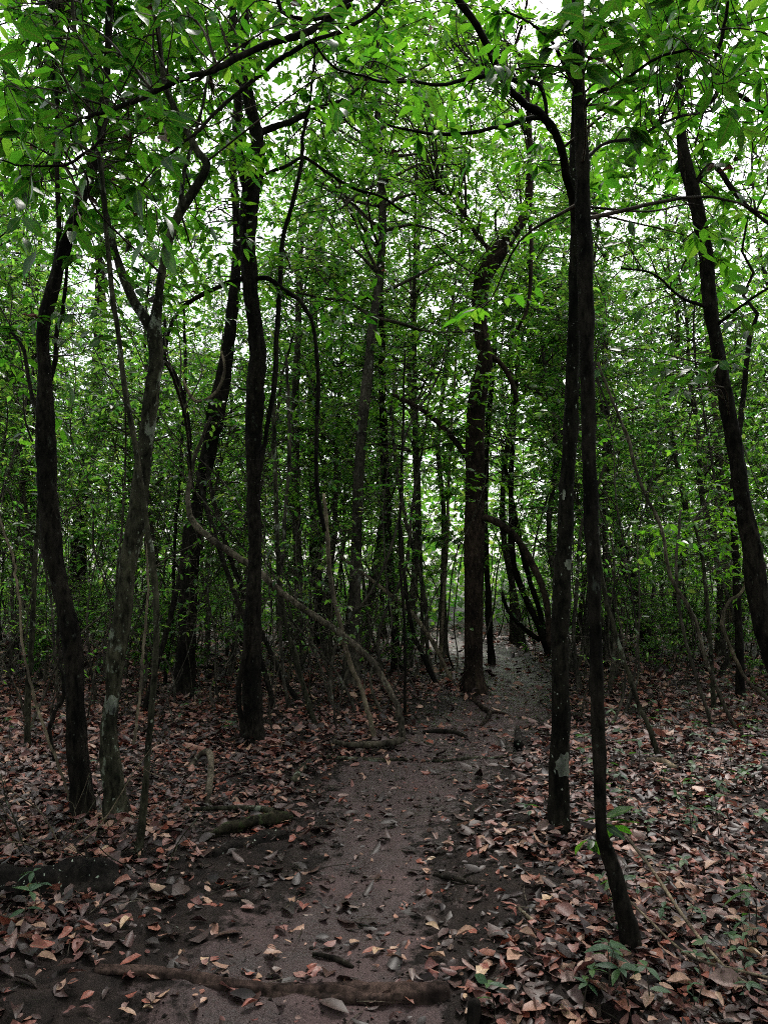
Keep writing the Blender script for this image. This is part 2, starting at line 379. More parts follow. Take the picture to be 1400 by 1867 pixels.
SHP_NEAR = [leaf_shape(8, f, d, w, wd, seed=s, twist=tw) for s, (f, d, w, wd, tw) in enumerate([(.18, .15, .06, .40, .2), (.1, .32, .08, .44, -.3), (.3, .22, .06, .38, .4), (.22, .05, .10, .46, 0), (.15, .45, .08, .42, .5), (.4, .2, .1, .36, -.5)])]
NEAR_ME = [mk_mesh('leaf', v, t, None, M_LEAF) for v, t in SHP_NEAR]
LEAFLIT_ME = [mk_mesh('leaf', v, t, None, M_LEAFLIT) for v, t in SHP_NEAR]
DEAD_ME = [mk_mesh('leaf', v, t, None, M_DRYO) for v, t in [leaf_shape(6, .4, .5, .35, .45, seed=51, twist=.8), leaf_shape(6, .5, .3, .4, .42, seed=52, curl=.4)]]
def leaf_matrix(p, d, n, L, w=1.0):
    X, Y, Z = frames(np.asarray(d, float)[None], np.asarray(n, float)[None])
    return Matrix(((X[0][0] * L, Y[0][0] * L * w, Z[0][0] * L, p[0]), (X[0][1] * L, Y[0][1] * L * w, Z[0][1] * L, p[1]), (X[0][2] * L, Y[0][2] * L * w, Z[0][2] * L, p[2]), (0, 0, 0, 1)))

def spray(rng, tip_pts, n, leaf_len):
    """leaf poses along a twig (polyline array): positions, directions, normals, lengths"""
    C = tip_pts; m = len(C)
    t = np.sort(rng.uniform(.35, 1.0, n)); t[-2:] = 1.0
    k = np.clip((t * (m - 1)).astype(int), 0, m - 2); f = (t * (m - 1) - k)[:, None]
    P = C[k] * (1 - f) + C[k + 1] * f
    ax = unit(C[k + 1] - C[k])
    side = unit(np.cross(ax, np.array((0, 0, 1.0)) + rng.normal(0, .25, (n, 3))))
    sg = np.where(np.arange(n) % 2 == 0, 1, -1)[:, None]
    D = unit(ax * rng.uniform(.3, 1.1, (n, 1)) + side * sg * rng.uniform(.5, 1.1, (n, 1)) + rng.normal(0, .22, (n, 3)) + np.array((0, 0, -.22)))
    N = unit(np.array((0, 0, 1.0)) + rng.normal(0, .42, (n, 3)))
    return P, D, N, leaf_len * rng.uniform(.6, 1.2, n)

# ------------------------------------------------------------------ generic trees built once and copied (their mesh data is shared)
def grow(seed, h, r0, lean, z0, spread, n_limb, leaf_len, n_sub=7, n_leaf=10, up=.45, top_thin=.5, crook=1.0):
    rng = np.random.default_rng(seed)
    nseg = 9; zz = np.linspace(-.25, h, nseg)
    off = np.cumsum(rng.normal(0, .09, (nseg, 2)) * (h / 8) * crook, 0); off -= off[0]
    ld = rng.uniform(0, 6.28); t = (zz - zz[0]) / (h - zz[0])
    C = np.stack([off[:, 0] + np.cos(ld) * lean * t ** 1.2, off[:, 1] + np.sin(ld) * lean * t ** 1.2, zz], -1)
    rad = r0 * (1 - .8 * t) * (1 + .6 * np.exp(-np.clip(zz, 0, 9) * 5))
    S = spline(np.column_stack([C, rad]), 5)
    trunk = MB(); trunk.add(*tube(S[:, :3], S[:, 3], 9 if r0 > .05 else 6, .22, seed))
    tw = MB(); lv = MB()
    PP = [[], [], [], []]
    for i in range(n_limb):
        z = z0 + (h - z0) * rng.random() ** .9
        k = int(np.clip(np.searchsorted(S[:, 2], z), 1, len(S) - 1)); p0 = S[k, :3]; rr = S[k, 3]
        az = rng.uniform(0, 6.283); Ln = spread * rng.uniform(.45, 1.05) * (1 - top_thin * (z - z0) / (h - z0 + .01))
        d = np.array((math.cos(az), math.sin(az), rng.uniform(-.1, up * 2)))
        n = 6; pts = [p0]
        for s in range(n):
            d = d + rng.normal(0, .2, 3) + np.array((0, 0, .02)); d = unit(d); pts.append(pts[-1] + d * Ln / n)
        pts = np.array(pts); ra = np.linspace(min(rr * .5, .012 + .012 * Ln), .003, n + 1)
        tw.add(*tube(pts, ra, 4, cap=False))
        for j in range(2):
            kk = rng.integers(1, n); dd = unit(unit(pts[kk + 1] - pts[kk]) + rng.normal(0, .6, 3)); l = rng.uniform(.3, .9) * min(1.2, spread * .6)
            tw.add(*tube(np.array([pts[kk], pts[kk] + dd * l * .5 + rng.normal(0, .06, 3), pts[kk] + dd * l + rng.normal(0, .12, 3)]), [.004, .003, .0015], 3, cap=False))
        for j in range(n_sub):
            f = rng.uniform(.3, 1.0); kk = min(int(f * n), n - 1); q0 = pts[kk] + (pts[kk + 1] - pts[kk]) * (f * n - kk)
            dd = unit(unit(pts[kk + 1] - pts[kk]) + rng.normal(0, .75, 3) * np.array((1, 1, .6))); l = rng.uniform(.25, .7) * min(1.2, spread * .5)
            tp = np.array([q0, q0 + dd * l * .5 + np.array((0, 0, .03)), q0 + dd * l + np.array((0, 0, -.05 * l))])
            tw.add(*tube(tp, [.004, .003, .0015], 3, cap=False))
            for a, b in zip(PP, spray(rng, tp, n_leaf, leaf_len)): a.append(b)
    P, D, N, L = [np.concatenate(a) for a in PP]
    w = rng.uniform(.8, 1.15, len(P)); s = rng.integers(0, 3, len(P))
    for k in range(3): q = s == k; place(lv, SHP_MID[k], P[q], D[q], N[q], L[q], w[q])
    return trunk, tw, lv
def protos(specs, names, mats):
    out = []
    for sp_ in specs:
        tr, tw, lv = grow(**sp_)
        out.append([tr.mesh(names[0], mats[0]), tw.mesh(names[1], mats[1]), lv.mesh(names[2], mats[2], smooth=False)])
    return out
def plant_copy(proto, name, x, y, rz, sc, label, cat, group, names=('trunk', 'twigs', 'crown'), tilt=(0, 0), mats=None):
    e = link(name, None, None, (x, y, float(gh(x, y)) - .02), (tilt[0], tilt[1], rz)); e.scale = (sc, sc, sc); e.empty_display_size = .2
    tag(e, label, cat, group)
    for nm, me in zip(names, proto):
        o = link(nm, me, e)
        if nm in ('twigs', 'crown', 'foliage'): stuff(o)
    return e

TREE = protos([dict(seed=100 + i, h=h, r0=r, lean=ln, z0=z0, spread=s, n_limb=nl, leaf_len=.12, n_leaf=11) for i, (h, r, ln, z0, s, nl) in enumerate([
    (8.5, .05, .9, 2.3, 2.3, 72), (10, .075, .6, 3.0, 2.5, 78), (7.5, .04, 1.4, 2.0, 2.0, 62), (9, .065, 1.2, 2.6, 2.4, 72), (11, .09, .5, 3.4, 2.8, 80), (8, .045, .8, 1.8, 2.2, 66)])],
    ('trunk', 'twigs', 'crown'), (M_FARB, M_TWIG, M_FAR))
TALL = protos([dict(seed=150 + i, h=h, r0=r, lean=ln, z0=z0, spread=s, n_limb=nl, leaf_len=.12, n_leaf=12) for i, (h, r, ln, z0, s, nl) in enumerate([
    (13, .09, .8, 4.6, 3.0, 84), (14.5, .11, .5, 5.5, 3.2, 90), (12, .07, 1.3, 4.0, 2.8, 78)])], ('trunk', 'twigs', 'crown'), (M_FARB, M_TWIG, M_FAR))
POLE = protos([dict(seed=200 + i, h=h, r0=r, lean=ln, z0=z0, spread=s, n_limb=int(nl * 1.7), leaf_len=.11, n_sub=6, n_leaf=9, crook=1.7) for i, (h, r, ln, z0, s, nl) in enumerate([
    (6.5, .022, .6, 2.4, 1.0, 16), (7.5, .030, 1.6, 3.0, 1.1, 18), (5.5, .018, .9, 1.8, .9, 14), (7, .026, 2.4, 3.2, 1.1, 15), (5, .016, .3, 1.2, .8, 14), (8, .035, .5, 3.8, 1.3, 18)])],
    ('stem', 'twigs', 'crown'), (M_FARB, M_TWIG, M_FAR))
BARE = protos([dict(seed=250 + i, h=h, r0=r, lean=ln, z0=.8, spread=.7, n_limb=nl, leaf_len=.10, n_sub=2, n_leaf=3, crook=2.6) for i, (h, r, ln, nl) in enumerate([
    (4.5, .014, .5, 12), (5.5, .017, 1.3, 14), (3.6, .011, .7, 12), (6.5, .021, 1.9, 14), (5, .015, 2.4, 12)])], ('stem', 'twigs', 'crown'), (M_FARB, M_TWIG, M_FAR))
SHRUB = protos([dict(seed=300 + i, h=h, r0=.012, lean=.3, z0=.25, spread=s, n_limb=int(nl * 1.6), leaf_len=.085, n_sub=6, n_leaf=9, up=.7, top_thin=.3) for i, (h, s, nl) in enumerate([
    (1.8, .7, 16), (2.6, .9, 20), (1.2, .6, 14), (3.2, 1.0, 24), (2.0, .9, 18)])],
    ('stem', 'twigs', 'foliage'), (M_TWIG, M_TWIG, M_FAR))

# ------------------------------------------------------------------ the traced trees of the photograph
KEEP = []         # (x, y) of the trunks, so that the fill-in trees stay clear of them
SKEL = {}
def traced(poly, Y0, dy=0.0, n_per=6):
    """polyline of (px, py, width px[, extra depth]) -> centre line and radii in metres"""
    n = len(poly); A = []
    for i, q in enumerate(poly):
        Y = Y0 + (q[3] if len(q) > 3 else dy * i / max(1, n - 1))
        p, t = pt(q[0], q[1], Y); A.append((*p, q[2] / 2 * t / F * .88))
    return spline(np.array(A), n_per)
LEAF_PARTS = 0
def tree(name, label, poly, bark_m, branches=(), boxes=(), cat='tree', group=None, Y=None, dy=0.0, sides=14, top=None, leaf=.13, cap=300, seed=0,
         extra_crown=0, lich=(), near_leaf=True, trunk_name='trunk', lump=.26, spread=1.8, dead=0.0, crown_m=None, lit_share=0.0):
    global LEAF_PARTS
    rng = np.random.default_rng(1000 + seed)
    b, t = on_ground(poly[0][0], poly[0][1])
    Y0 = b[1] if Y is None else Y
    S = traced(poly, Y0, dy)
    base = np.array((S[0][0], S[0][1], float(gh(S[0][0], S[0][1]))))
    # carry the foot below the soil, flared, and the top up to its height
    foot = np.array([[S[0][0], S[0][1], base[2] - .18, S[0][3] * 1.5], [S[0][0], S[0][1], base[2] - .02, S[0][3] * 1.22]])
    body = S[(S[:, 2] > base[2] + .10)]
    if top and S[-1][2] < top:
        d = unit(S[-1][:3] - S[-6][:3]); d = unit(d + np.array((0, 0, .8))); ln = top - S[-1][2]; ex = []
        for k in range(1, 9):
            q = S[-1][:3] + d * ln * k / 8 * 1.02 + np.append(rng.normal(0, .05, 2), 0) * k ** .5
            ex.append((*q, max(S[-1][3] * (1 - .11 * k), .006)))
        body = np.vstack([body, ex])
    S = np.vstack([foot, body]); S[2:, 3] *= 1 + .38 * np.exp(-(S[2:, 2] - base[2]) / .11)
    e = link(name, None, None, base); e.empty_display_size = .3; tag(e, label, cat, group)
    mb = MB(); mb.add(*tube(S[:, :3], S[:, 3], sides, lump, seed))
    link(trunk_name, mb.mesh(trunk_name, bark_m, base), e)
    KEEP.append((base[0], base[1]))
    sk = [S[S[:, 2] > base[2] + .3]]; own = [None] * len(sk[0])
    for i, br in enumerate(branches):
        bm = br.get('mat', bark_m); B = traced(br['p'], Y0 + br.get('o', 0), br.get('dy', 0.0))
        if len(B) > 3: B[:, :3] += np.cumsum(rng.normal(0, .002, (len(B), 3)), 0)
        mb = MB(); mb.add(*tube(B[:, :3], np.maximum(B[:, 3], .002), br.get('s', 8), .25, seed + i))
        o = link(br.get('n', 'branch'), mb.mesh('branch', bm, base), e); sk.append(B); own += [o] * len(B)
    SK = np.vstack(sk)
    tw = MB(); lv = MB(); PP = [[], [], [], [], []]; nl = 0
    bx = []
    for (x0, y0, x1, y1, n, o0, o1, *nlf) in boxes:
        for _ in range(n):
            px, py = rng.uniform(x0, x1), rng.uniform(y0, y1)
            p, _t = pt(px, py, Y0 + rng.uniform(o0, o1)); bx.append((p, nlf[0] if nlf else 8))
    zt = S[:, 2].max()
    for _ in range(extra_crown):                      # the crown above the picture's edge
        a = rng.uniform(0, 6.283); z = rng.uniform(max(3.2, zt - 4.5), zt + .6); rr = spread * rng.random() ** .5
        c = S[np.argmin(np.abs(S[:, 2] - z))]; bx.append((np.array((c[0] + rr * math.cos(a), c[1] + rr * math.sin(a), z)), 12))
    for p, nlf in bx:
        d = SK[:, :3] - p; dist = np.linalg.norm(d, axis=1) + np.maximum(0, d[:, 2]) * .8
        k = int(np.argmin(dist)); q = SK[k, :3]; ln = np.linalg.norm(p - q)
        m1 = q * .6 + p * .4 + rng.normal(0, .08, 3) * ln + np.array((0, 0, .05 * ln)); m2 = q * .25 + p * .75 + rng.normal(0, .07, 3) * ln + np.array((0, 0, .06 * ln))
        C = spline(np.array([q, m1, m2, p]), 4)
        r0 = min(SK[k, 3] * .6, .003 + .005 * ln)
        tw.add(*tube(C, np.linspace(r0, .0016, len(C)), 4, cap=False))
        tipc = C[-max(3, int(len(C) * min(1, .55 / max(ln, .3)))):]
        if ln > .5:                                   # a couple of side twigs
            for _ in range(2):
                q0 = C[rng.integers(len(C) // 2, len(C))]; dd = unit(unit(C[-1] - C[-3]) + rng.normal(0, .7, 3)); l2 = rng.uniform(.15, .4)
                tp = np.array([q0, q0 + dd * l2 * .5, q0 + dd * l2]); tw.add(*tube(tp, [.003, .0025, .0014], 3, cap=False))
                for a, b_ in zip(PP, spray(rng, tp, max(3, nlf // 2), leaf)): a.append(b_)
                PP[4].append(np.full(max(3, nlf // 2), k))
        for a, b_ in zip(PP, spray(rng, tipc, nlf, leaf)): a.append(b_)
        PP[4].append(np.full(nlf, k))
    if PP[0]:
        P, D, N, L, OWN = [np.concatenate(a) for a in PP]
        # the leaves that show largest become parts of their own
        dep = np.maximum(P[:, 1], .5); sx = P[:, 0] / dep * F + 700; el = (P[:, 2] - CAM_H) / dep
        el_px = H / 2 - F * np.tan(np.arctan(el) - PITCH)
        inside = (sx > -30) & (sx < 1430) & (el_px > -30) & (el_px < 1867)
        ok = np.where(inside & (L / dep * F > 9))[0] if near_leaf else np.array([], int)
        ok = ok[np.argsort(dep[ok] - L[ok] * 3)][:cap]
        rest = np.setdiff1d(np.arange(len(P)), ok)
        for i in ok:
            me = (LEAFLIT_ME if rng.random() < lit_share else NEAR_ME)[rng.integers(len(NEAR_ME))] if rng.random() > dead else DEAD_ME[rng.integers(2)]
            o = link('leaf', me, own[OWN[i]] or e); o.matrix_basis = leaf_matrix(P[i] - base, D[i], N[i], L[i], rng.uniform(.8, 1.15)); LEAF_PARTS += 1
        if len(rest):
            w = rng.uniform(.8, 1.15, len(P)); s = rng.integers(0, 3, len(P))
            for k in range(3):
                q = rest[s[rest] == k]; place(lv, SHP_MID[k], P[q], D[q], N[q], L[q], w[q])
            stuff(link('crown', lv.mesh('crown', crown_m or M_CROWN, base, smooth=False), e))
    if tw.V: stuff(link('twigs', tw.mesh('twigs', M_TWIG, base), e))
    for (px, py, wpx, hpx, side) in lich:             # pale lichen crusts, lying on the bark
        c, t = pt(px, py, Y0); k = int(np.argmin(np.abs(S[:, 2] - c[2]))); cc, rr = S[k, :3], S[k, 3]
        mb = MB(); nn, mm = 26, 5; hh = hpx * t / F; V = []
        for b2 in range(mm + 1):
            for a in range(nn):
                an = a / nn * 2 * math.pi; g = .9 + .55 * (vnoise(1.6 * math.cos(an) + px, 1.6 * math.sin(an) + 9) - .5) + .4 * (vnoise(4 * math.cos(an) + px, 4 * math.sin(an) + 31) - .5)
                u2, v2 = math.cos(an) * g * b2 / mm, math.sin(an) * g * b2 / mm
                ang = -math.pi / 2 + side + u2 * wpx * math.pi / 4; z = c[2] + v2 * hh / 2
                kk = int(np.clip(np.searchsorted(S[:, 2], z), 1, len(S) - 1)); f_ = (z - S[kk - 1, 2]) / (S[kk, 2] - S[kk - 1, 2] + 1e-9); c2 = S[kk - 1] * (1 - f_) + S[kk] * f_; r2 = c2[3] * (1.13 - .05 * b2 / mm) + .002
                V.append((c2[0] + math.cos(ang) * r2, c2[1] + math.sin(ang) * r2, z))
        I = np.arange((mm + 1) * nn).reshape(mm + 1, nn); I2 = np.roll(I, -1, 1)
        mb.add(V, None, np.stack([I[:-1], I[1:], I2[1:], I2[:-1]], -1).reshape(-1, 4))
        link('lichen_patch', mb.mesh('lichen_patch', M_LICH, base), e)
    return e

# right pair in the foreground
tree('forest_tree', 'straight dark trunk with pale round lichen patch near its foot, right of the path',
     [(1019, 1515, 42), (1019, 1450, 39), (1020, 1350, 38), (1020, 1200, 35), (1025, 1100, 36), (1028, 1000, 36), (1032, 900, 32), (1037, 825, 30), (1042, 700, 28), (1046, 600, 27), (1049, 500, 26), (1050, 430, 25), (1050, 390, 24), (1047, 340, 20), (1046, 270, 17), (1047, 180, 14)],
     M_BARKL, seed=1, top=8.5, sides=18, leaf=.108,
     branches=[dict(p=[(1049, 400, 18), (1040, 350, 17), (1031, 318, 17), (1020, 280, 17), (1005, 236, 17), (982, 209, 17), (950, 187, 16), (915, 150, 15), (890, 100, 15), (865, 50, 15), (830, 0, 15), (790, -45, 15), (735, -70, 14), (690, -60, 13)], o=-.04, dy=-1.2),
               dict(p=[(730, -70, 14), (700, -30, 13), (645, -4, 13), (600, 38, 15), (550, 65, 14), (500, 82, 13), (450, 105, 13), (400, 125, 12), (350, 136, 11), (300, 160, 11), (250, 185, 10), (210, 200, 8), (170, 208, 6), (130, 225, 4)], o=-1.24, dy=-.7),
               dict(p=[(735, -70, 10), (700, 0, 8), (665, 36, 8), (620, 60, 8), (565, 76, 9), (525, 100, 9), (480, 135, 9), (440, 170, 8), (400, 205, 8), (370, 236, 7), (345, 256, 6), (300, 296, 5), (270, 340, 4)], o=-1.22, dy=-.4),
               dict(p=[(640, 8, 9), (600, 25, 8), (560, 32, 8), (525, 22, 8), (510, -10, 8)], o=-1.45),
               dict(p=[(205, 203, 6), (198, 240, 6), (192, 256, 6), (170, 280, 6), (135, 298, 6), (90, 300, 5), (40, 299, 4), (0, 290, 3)], o=-1.95, dy=-.1),
               dict(p=[(570, 75, 5), (610, 120, 5), (660, 138, 5), (700, 148, 6), (760, 150, 5)], o=-1.55, dy=.5),
               dict(p=[(1010, 243, 9), (980, 216, 10), (930, 230, 9), (890, 240, 8), (850, 248, 8), (800, 250, 7), (765, 248, 6), (700, 236, 4)], o=-.1, dy=-.4),
               dict(p=[(1000, 228, 8), (985, 158, 9), (940, 147, 10), (890, 140, 9), (845, 146, 8), (800, 156, 7), (740, 150, 5), (700, 147, 4)], o=-.12, dy=-.5)],
     boxes=[(0, -40, 330, 250, 34, -2.3, -1.4, 6), (0, 200, 330, 480, 19, -2.3, -1.4, 5), (300, 0, 640, 130, 12, -2.0, -1.2, 4), (640, 60, 780, 200, 7, -1.5, -.6, 5), (740, 80, 1010, 310, 20, -.7, .1, 6), (820, 0, 1010, 80, 8, -.7, 0, 6)],
     extra_crown=30, cap=300, lich=[(1019, 1392, .95, 46, .15), (1010, 1030, .5, 22, .3), (1008, 905, .3, 20, -.5)], dead=.015)
tree('forest_tree', 'slender black trunk with a bent foot, nearest the camera on the right',
     [(1156, 1735, 36), (1147, 1690, 35), (1135, 1650, 34), (1120, 1590, 30), (1103, 1540, 26), (1095, 1500, 23), (1092, 1400, 26), (1090, 1300, 28), (1087, 1200, 26), (1084, 1120, 25), (1081, 1040, 27), (1077, 950, 28), (1074, 850, 28), (1072, 750, 28), (1070, 650, 27), (1067, 550, 30), (1065, 450, 32), (1062, 350, 29), (1060, 250, 25), (1056, 150, 23), (1053, 0, 22), (1050, -120, 20)],
     M_BARK, seed=2, top=7.5, sides=18, leaf=.118,
     branches=[dict(p=[(1058, 200, 9), (1090, 170, 8), (1140, 150, 7), (1200, 110, 6), (1260, 95, 5)], dy=-.3), dict(p=[(1057, 170, 9), (1030, 120, 8), (1000, 70, 7), (960, 40, 5), (920, 20, 4)], dy=.3),
               dict(p=[(1061, 300, 8), (1100, 260, 7), (1160, 250, 6), (1230, 215, 5), (1300, 205, 4)], dy=.7)],
     boxes=[(980, -40, 1260, 130, 26, -.5, .5, 7), (1080, -30, 1400, 240, 34, -.2, 1.4, 7), (1060, 1470, 1120, 1540, 3, -.05, .1, 4), (880, 0, 1010, 150, 8, -.3, .6, 6)],
     extra_crown=26, cap=280, dead=.01)
tree('forest_tree', 'dark trunk leaning left out of the right edge of the picture',
     [(1476, 1440, 48), (1440, 1290, 44), (1405, 1180, 42), (1390, 1125, 40), (1380, 1075, 40), (1370, 1000, 38), (1355, 925, 33), (1340, 825, 30), (1330, 775, 28), (1315, 685, 27), (1305, 625, 26), (1295, 575, 27), (1287, 475, 26), (1275, 400, 26), (1260, 340, 25), (1245, 280, 22), (1240, 240, 20), (1238, 160, 16), (1235, 60, 13)],
     M_BARK, seed=3, top=8.5, sides=16, leaf=.13,
     branches=[dict(p=[(1262, 345, 10), (1300, 300, 10), (1340, 350, 10), (1372, 385, 9), (1420, 420, 8)], dy=-.4), dict(p=[(1240, 240, 9), (1290, 190, 9), (1310, 155, 9), (1302, 110, 8), (1315, 65, 7), (1326, 0, 6)], dy=-.4), dict(p=[(1310, 155, 8), (1340, 170, 9), (1366, 186, 9), (1410, 218, 8)], o=-.2),
               dict(p=[(1290, 560, 7), (1240, 540, 6), (1190, 500, 5), (1130, 490, 4)], dy=-.6), dict(p=[(1300, 600, 7), (1350, 560, 6), (1410, 520, 5)], dy=-.3)],
     boxes=[(1090, 560, 1300, 720, 9, -1.0, .3, 5), (1250, 560, 1400, 700, 5, -1.0, .3, 5), (1120, -30, 1420, 330, 40, -.8, 1.8, 8), (1080, 280, 1400, 560, 20, -.8, 1.2, 5), (1080, -40, 1430, 400, 46, 0, 3.0, 13)],
     extra_crown=24, cap=240, dead=.02)
# left foreground
tree('forest_tree', 'crooked black trunk with swollen bends and an orange scar, far left',
     [(158, 1490, 45.0), (150, 1430, 40.5), (142, 1365, 37.8), (133, 1215, 36.0), (126, 1150, 39.6), (113, 1075, 33.3), (96, 1000, 37.8), (88, 900, 37.8), (82, 815, 39.6), (82, 765, 36.0), (83, 700, 25.2), (80, 600, 24.3), (95, 535, 26.1), (118, 450, 25.2), (145, 370, 23.4), (170, 300, 21.6), (184, 230, 19.8), (196, 120, 16.2), (200, 0, 13.5)],
     M_BARK, seed=4, top=8.5, sides=18, leaf=.13,
     branches=[dict(p=[(100, 520, 14), (106, 440, 12), (103, 300, 9), (101, 150, 8), (98, 0, 7)], dy=.2), dict(p=[(90, 700, 10), (103, 640, 10), (108, 600, 9), (120, 560, 8), (128, 480, 6)], o=.1, dy=.1), dict(p=[(82, 780, 8), (60, 720, 8), (45, 640, 7), (20, 600, 5)], dy=.3)],
     boxes=[(0, 350, 230, 620, 22, -.4, 1.2, 5), (0, 560, 120, 800, 7, 0, 1.2, 4), (60, 100, 330, 380, 14, .2, 1.4, 6), (-20, -40, 330, 160, 26, .2, 2.2, 10), (-30, -40, 260, 420, 54, .5, 3, 13)],
     extra_crown=24, cap=200, dead=.03)
tree('forest_tree', 'wavy grey-green trunk with a white lichen band, second from the left',
     [(214, 1500, 50), (210, 1440, 42), (202, 1375, 36), (200, 1330, 33), (205, 1285, 29), (210, 1225, 32), (215, 1175, 36), (225, 1100, 36), (235, 1025, 34), (250, 950, 36), (264, 825, 32), (275, 750, 30), (285, 665, 28), (282, 612, 29), (288, 560, 20), (295, 500, 18), (310, 435, 17), (330, 385, 17), (362, 335, 18), (377, 300, 17), (362, 278, 15), (345, 245, 13), (320, 200, 12), (300, 150, 11), (290, 60, 9)],
     M_BARKG, seed=5, top=8, sides=16, leaf=.12,
     branches=[dict(p=[(280, 606, 22), (262, 577, 21), (240, 542, 20), (222, 500, 18), (205, 440, 14), (190, 380, 11), (180, 300, 8)], dy=.2), dict(p=[(326, 390, 9), (335, 330, 8), (350, 270, 8), (368, 200, 6), (380, 130, 5)], o=.02, dy=.3), dict(p=[(290, 690, 7), (300, 660, 7), (315, 690, 7), (330, 740, 6), (340, 790, 6), (346, 860, 6)], dy=1.5)],
     boxes=[(170, 300, 440, 640, 26, -.2, 1.6, 6), (230, 60, 440, 320, 18, .2, 1.5, 8), (200, -30, 460, 140, 14, .2, 2, 9), (90, -40, 480, 320, 54, .4, 3, 13)],
     extra_crown=20, cap=160, lich=[(205, 1282, 1.5, 36, 0)], dead=.03)
tree('forest_tree', 'thin straight stem leaning left beside the wavy grey-green trunk',
     [(252, 1552, 15), (262, 1480, 14), (272, 1350, 13), (284, 1200, 12), (285, 1100, 12), (277, 1015, 14), (270, 970, 12), (260, 900, 11), (245, 800, 11), (227, 700, 11), (215, 600, 10), (207, 550, 10), (197, 450, 10), (190, 350, 9), (180, 280, 9), (155, 165, 8), (142, 100, 8), (132, 0, 7)],
     M_BARKG, seed=6, top=7, sides=10, leaf=.12, boxes=[(110, 280, 300, 480, 8, -.3, .6, 5), (60, 0, 300, 250, 10, -.3, .8, 5)], extra_crown=10, cap=90)
# centre left
tree('forest_tree', 'stout dark trunk forking high up, between the left trunks and the path',
     [(465, 1352, 46), (464, 1300, 40), (460, 1200, 34), (462, 1100, 31), (465, 1000, 28), (463, 875, 27), (462, 800, 34), (465, 725, 39), (470, 650, 34), (465, 600, 32), (455, 500, 32), (451, 425, 31), (456, 350, 36), (468, 310, 30), (468, 250, 26), (452, 165, 21), (448, 60, 17), (446, -60, 14)],
     M_BARK, seed=7, top=10.5, sides=18, leaf=.125,
     branches=[dict(p=[(455, 350, 22), (441, 285, 21), (437, 220, 19), (434, 150, 16), (428, 60, 13), (420, -60, 10)], o=-.05, dy=.3), dict(p=[(468, 245, 14), (490, 232, 14), (525, 220, 13), (575, 195, 10), (620, 180, 7), (660, 150, 5)], dy=.4),
               dict(p=[(468, 330, 7), (487, 315, 7), (520, 302, 7), (545, 288, 7), (560, 288, 7), (600, 315, 7), (650, 345, 6), (700, 361, 5), (740, 390, 4)], dy=.5), dict(p=[(452, 505, 10), (420, 516, 10), (390, 530, 10), (340, 560, 9), (312, 598, 8), (300, 650, 6)], dy=-.3),
               dict(p=[(460, 508, 10), (490, 508, 10), (515, 525, 10), (545, 545, 9), (560, 565, 9), (575, 600, 8), (582, 690, 9), (578, 800, 9), (581, 900, 9), (595, 970, 9)], dy=-.3),
               dict(p=[(452, 1348, 18), (440, 1300, 12), (437, 1250, 11), (450, 1180, 10), (455, 1120, 8)], o=-.1),
               dict(p=[(470, 900, 7), (485, 800, 10), (500, 700, 11), (506, 600, 11), (511, 500, 10), (516, 435, 9), (531, 375, 9), (550, 300, 8), (554, 250, 8), (566, 190, 6), (575, 100, 5)], o=-.1, dy=.4)],
     boxes=[(410, 230, 560, 480, 26, -.6, .8, 6), (300, 300, 700, 620, 44, -.6, 2, 6), (380, 60, 700, 240, 26, 0, 2, 7), (560, 0, 760, 260, 16, 0, 2.5, 7), (440, -50, 780, 110, 30, -1, 2, 9), (300, -40, 740, 340, 70, -.5, 3, 13)],
     extra_crown=26, cap=280, dead=.03, lit_share=.35)
# the big straight tree at the path's bend
tree('forest_tree', 'thick straight red-brown trunk standing at the bend of the path',
     [(863, 1262, 52), (863, 1235, 44), (862, 1200, 41), (864, 1050, 40), (865, 900, 39), (866, 800, 40), (867, 750, 37), (875, 700, 34), (884, 650, 32), (876, 600, 30), (874, 540, 32), (884, 500, 37), (905, 465, 38), (930, 430, 30), (948, 408, 22), (962, 375, 17), (966, 300, 14), (964, 220, 11)],
     M_BARKR, seed=8, top=13, sides=20, leaf=.13, lump=.18,
     branches=[dict(p=[(860, 850, 12), (846, 826, 13), (820, 790, 12), (795, 765, 11), (760, 740, 9), (720, 720, 7)], dy=.4), dict(p=[(872, 945, 12), (890, 946, 13), (920, 962, 14), (940, 980, 14), (960, 1010, 14), (980, 1050, 14), (996, 1100, 13), (1003, 1180, 13)], o=-.05, dy=-.6),
               dict(p=[(884, 640, 12), (910, 660, 11), (930, 690, 11), (946, 740, 9)], o=.1), dict(p=[(963, 360, 8), (968, 420, 8), (968, 500, 8), (962, 560, 7), (945, 600, 6)], dy=-.4),
               dict(n='root', p=[(872, 1258, 12), (882, 1290, 9), (893, 1302, 8), (886, 1316, 6), (872, 1326, 4)], o=-.5, dy=-1.4) if False else dict(p=[(905, 470, 12), (870, 430, 9), (840, 380, 7), (800, 350, 5)], dy=.5)],
     boxes=[(790, 520, 900, 900, 44, -.9, .2, 6), (890, 700, 1010, 900, 16, -.8, .5, 5), (700, 220, 1000, 560, 46, -1, 2, 8), (700, 560, 850, 760, 24, -.5, 2, 5), (640, 60, 960, 330, 40, -.5, 3, 9), (660, -50, 1000, 130, 34, -2, 1, 10), (640, -40, 1010, 420, 60, -2, 2.5, 14), (820, 380, 1000, 640, 34, -.8, .1, 8), (620, -60, 1020, 200, 50, -3, 1, 14)],
     extra_crown=30, cap=300, spread=2.6, dead=.02, lit_share=.7, crown_m=M_CROWNLIT)
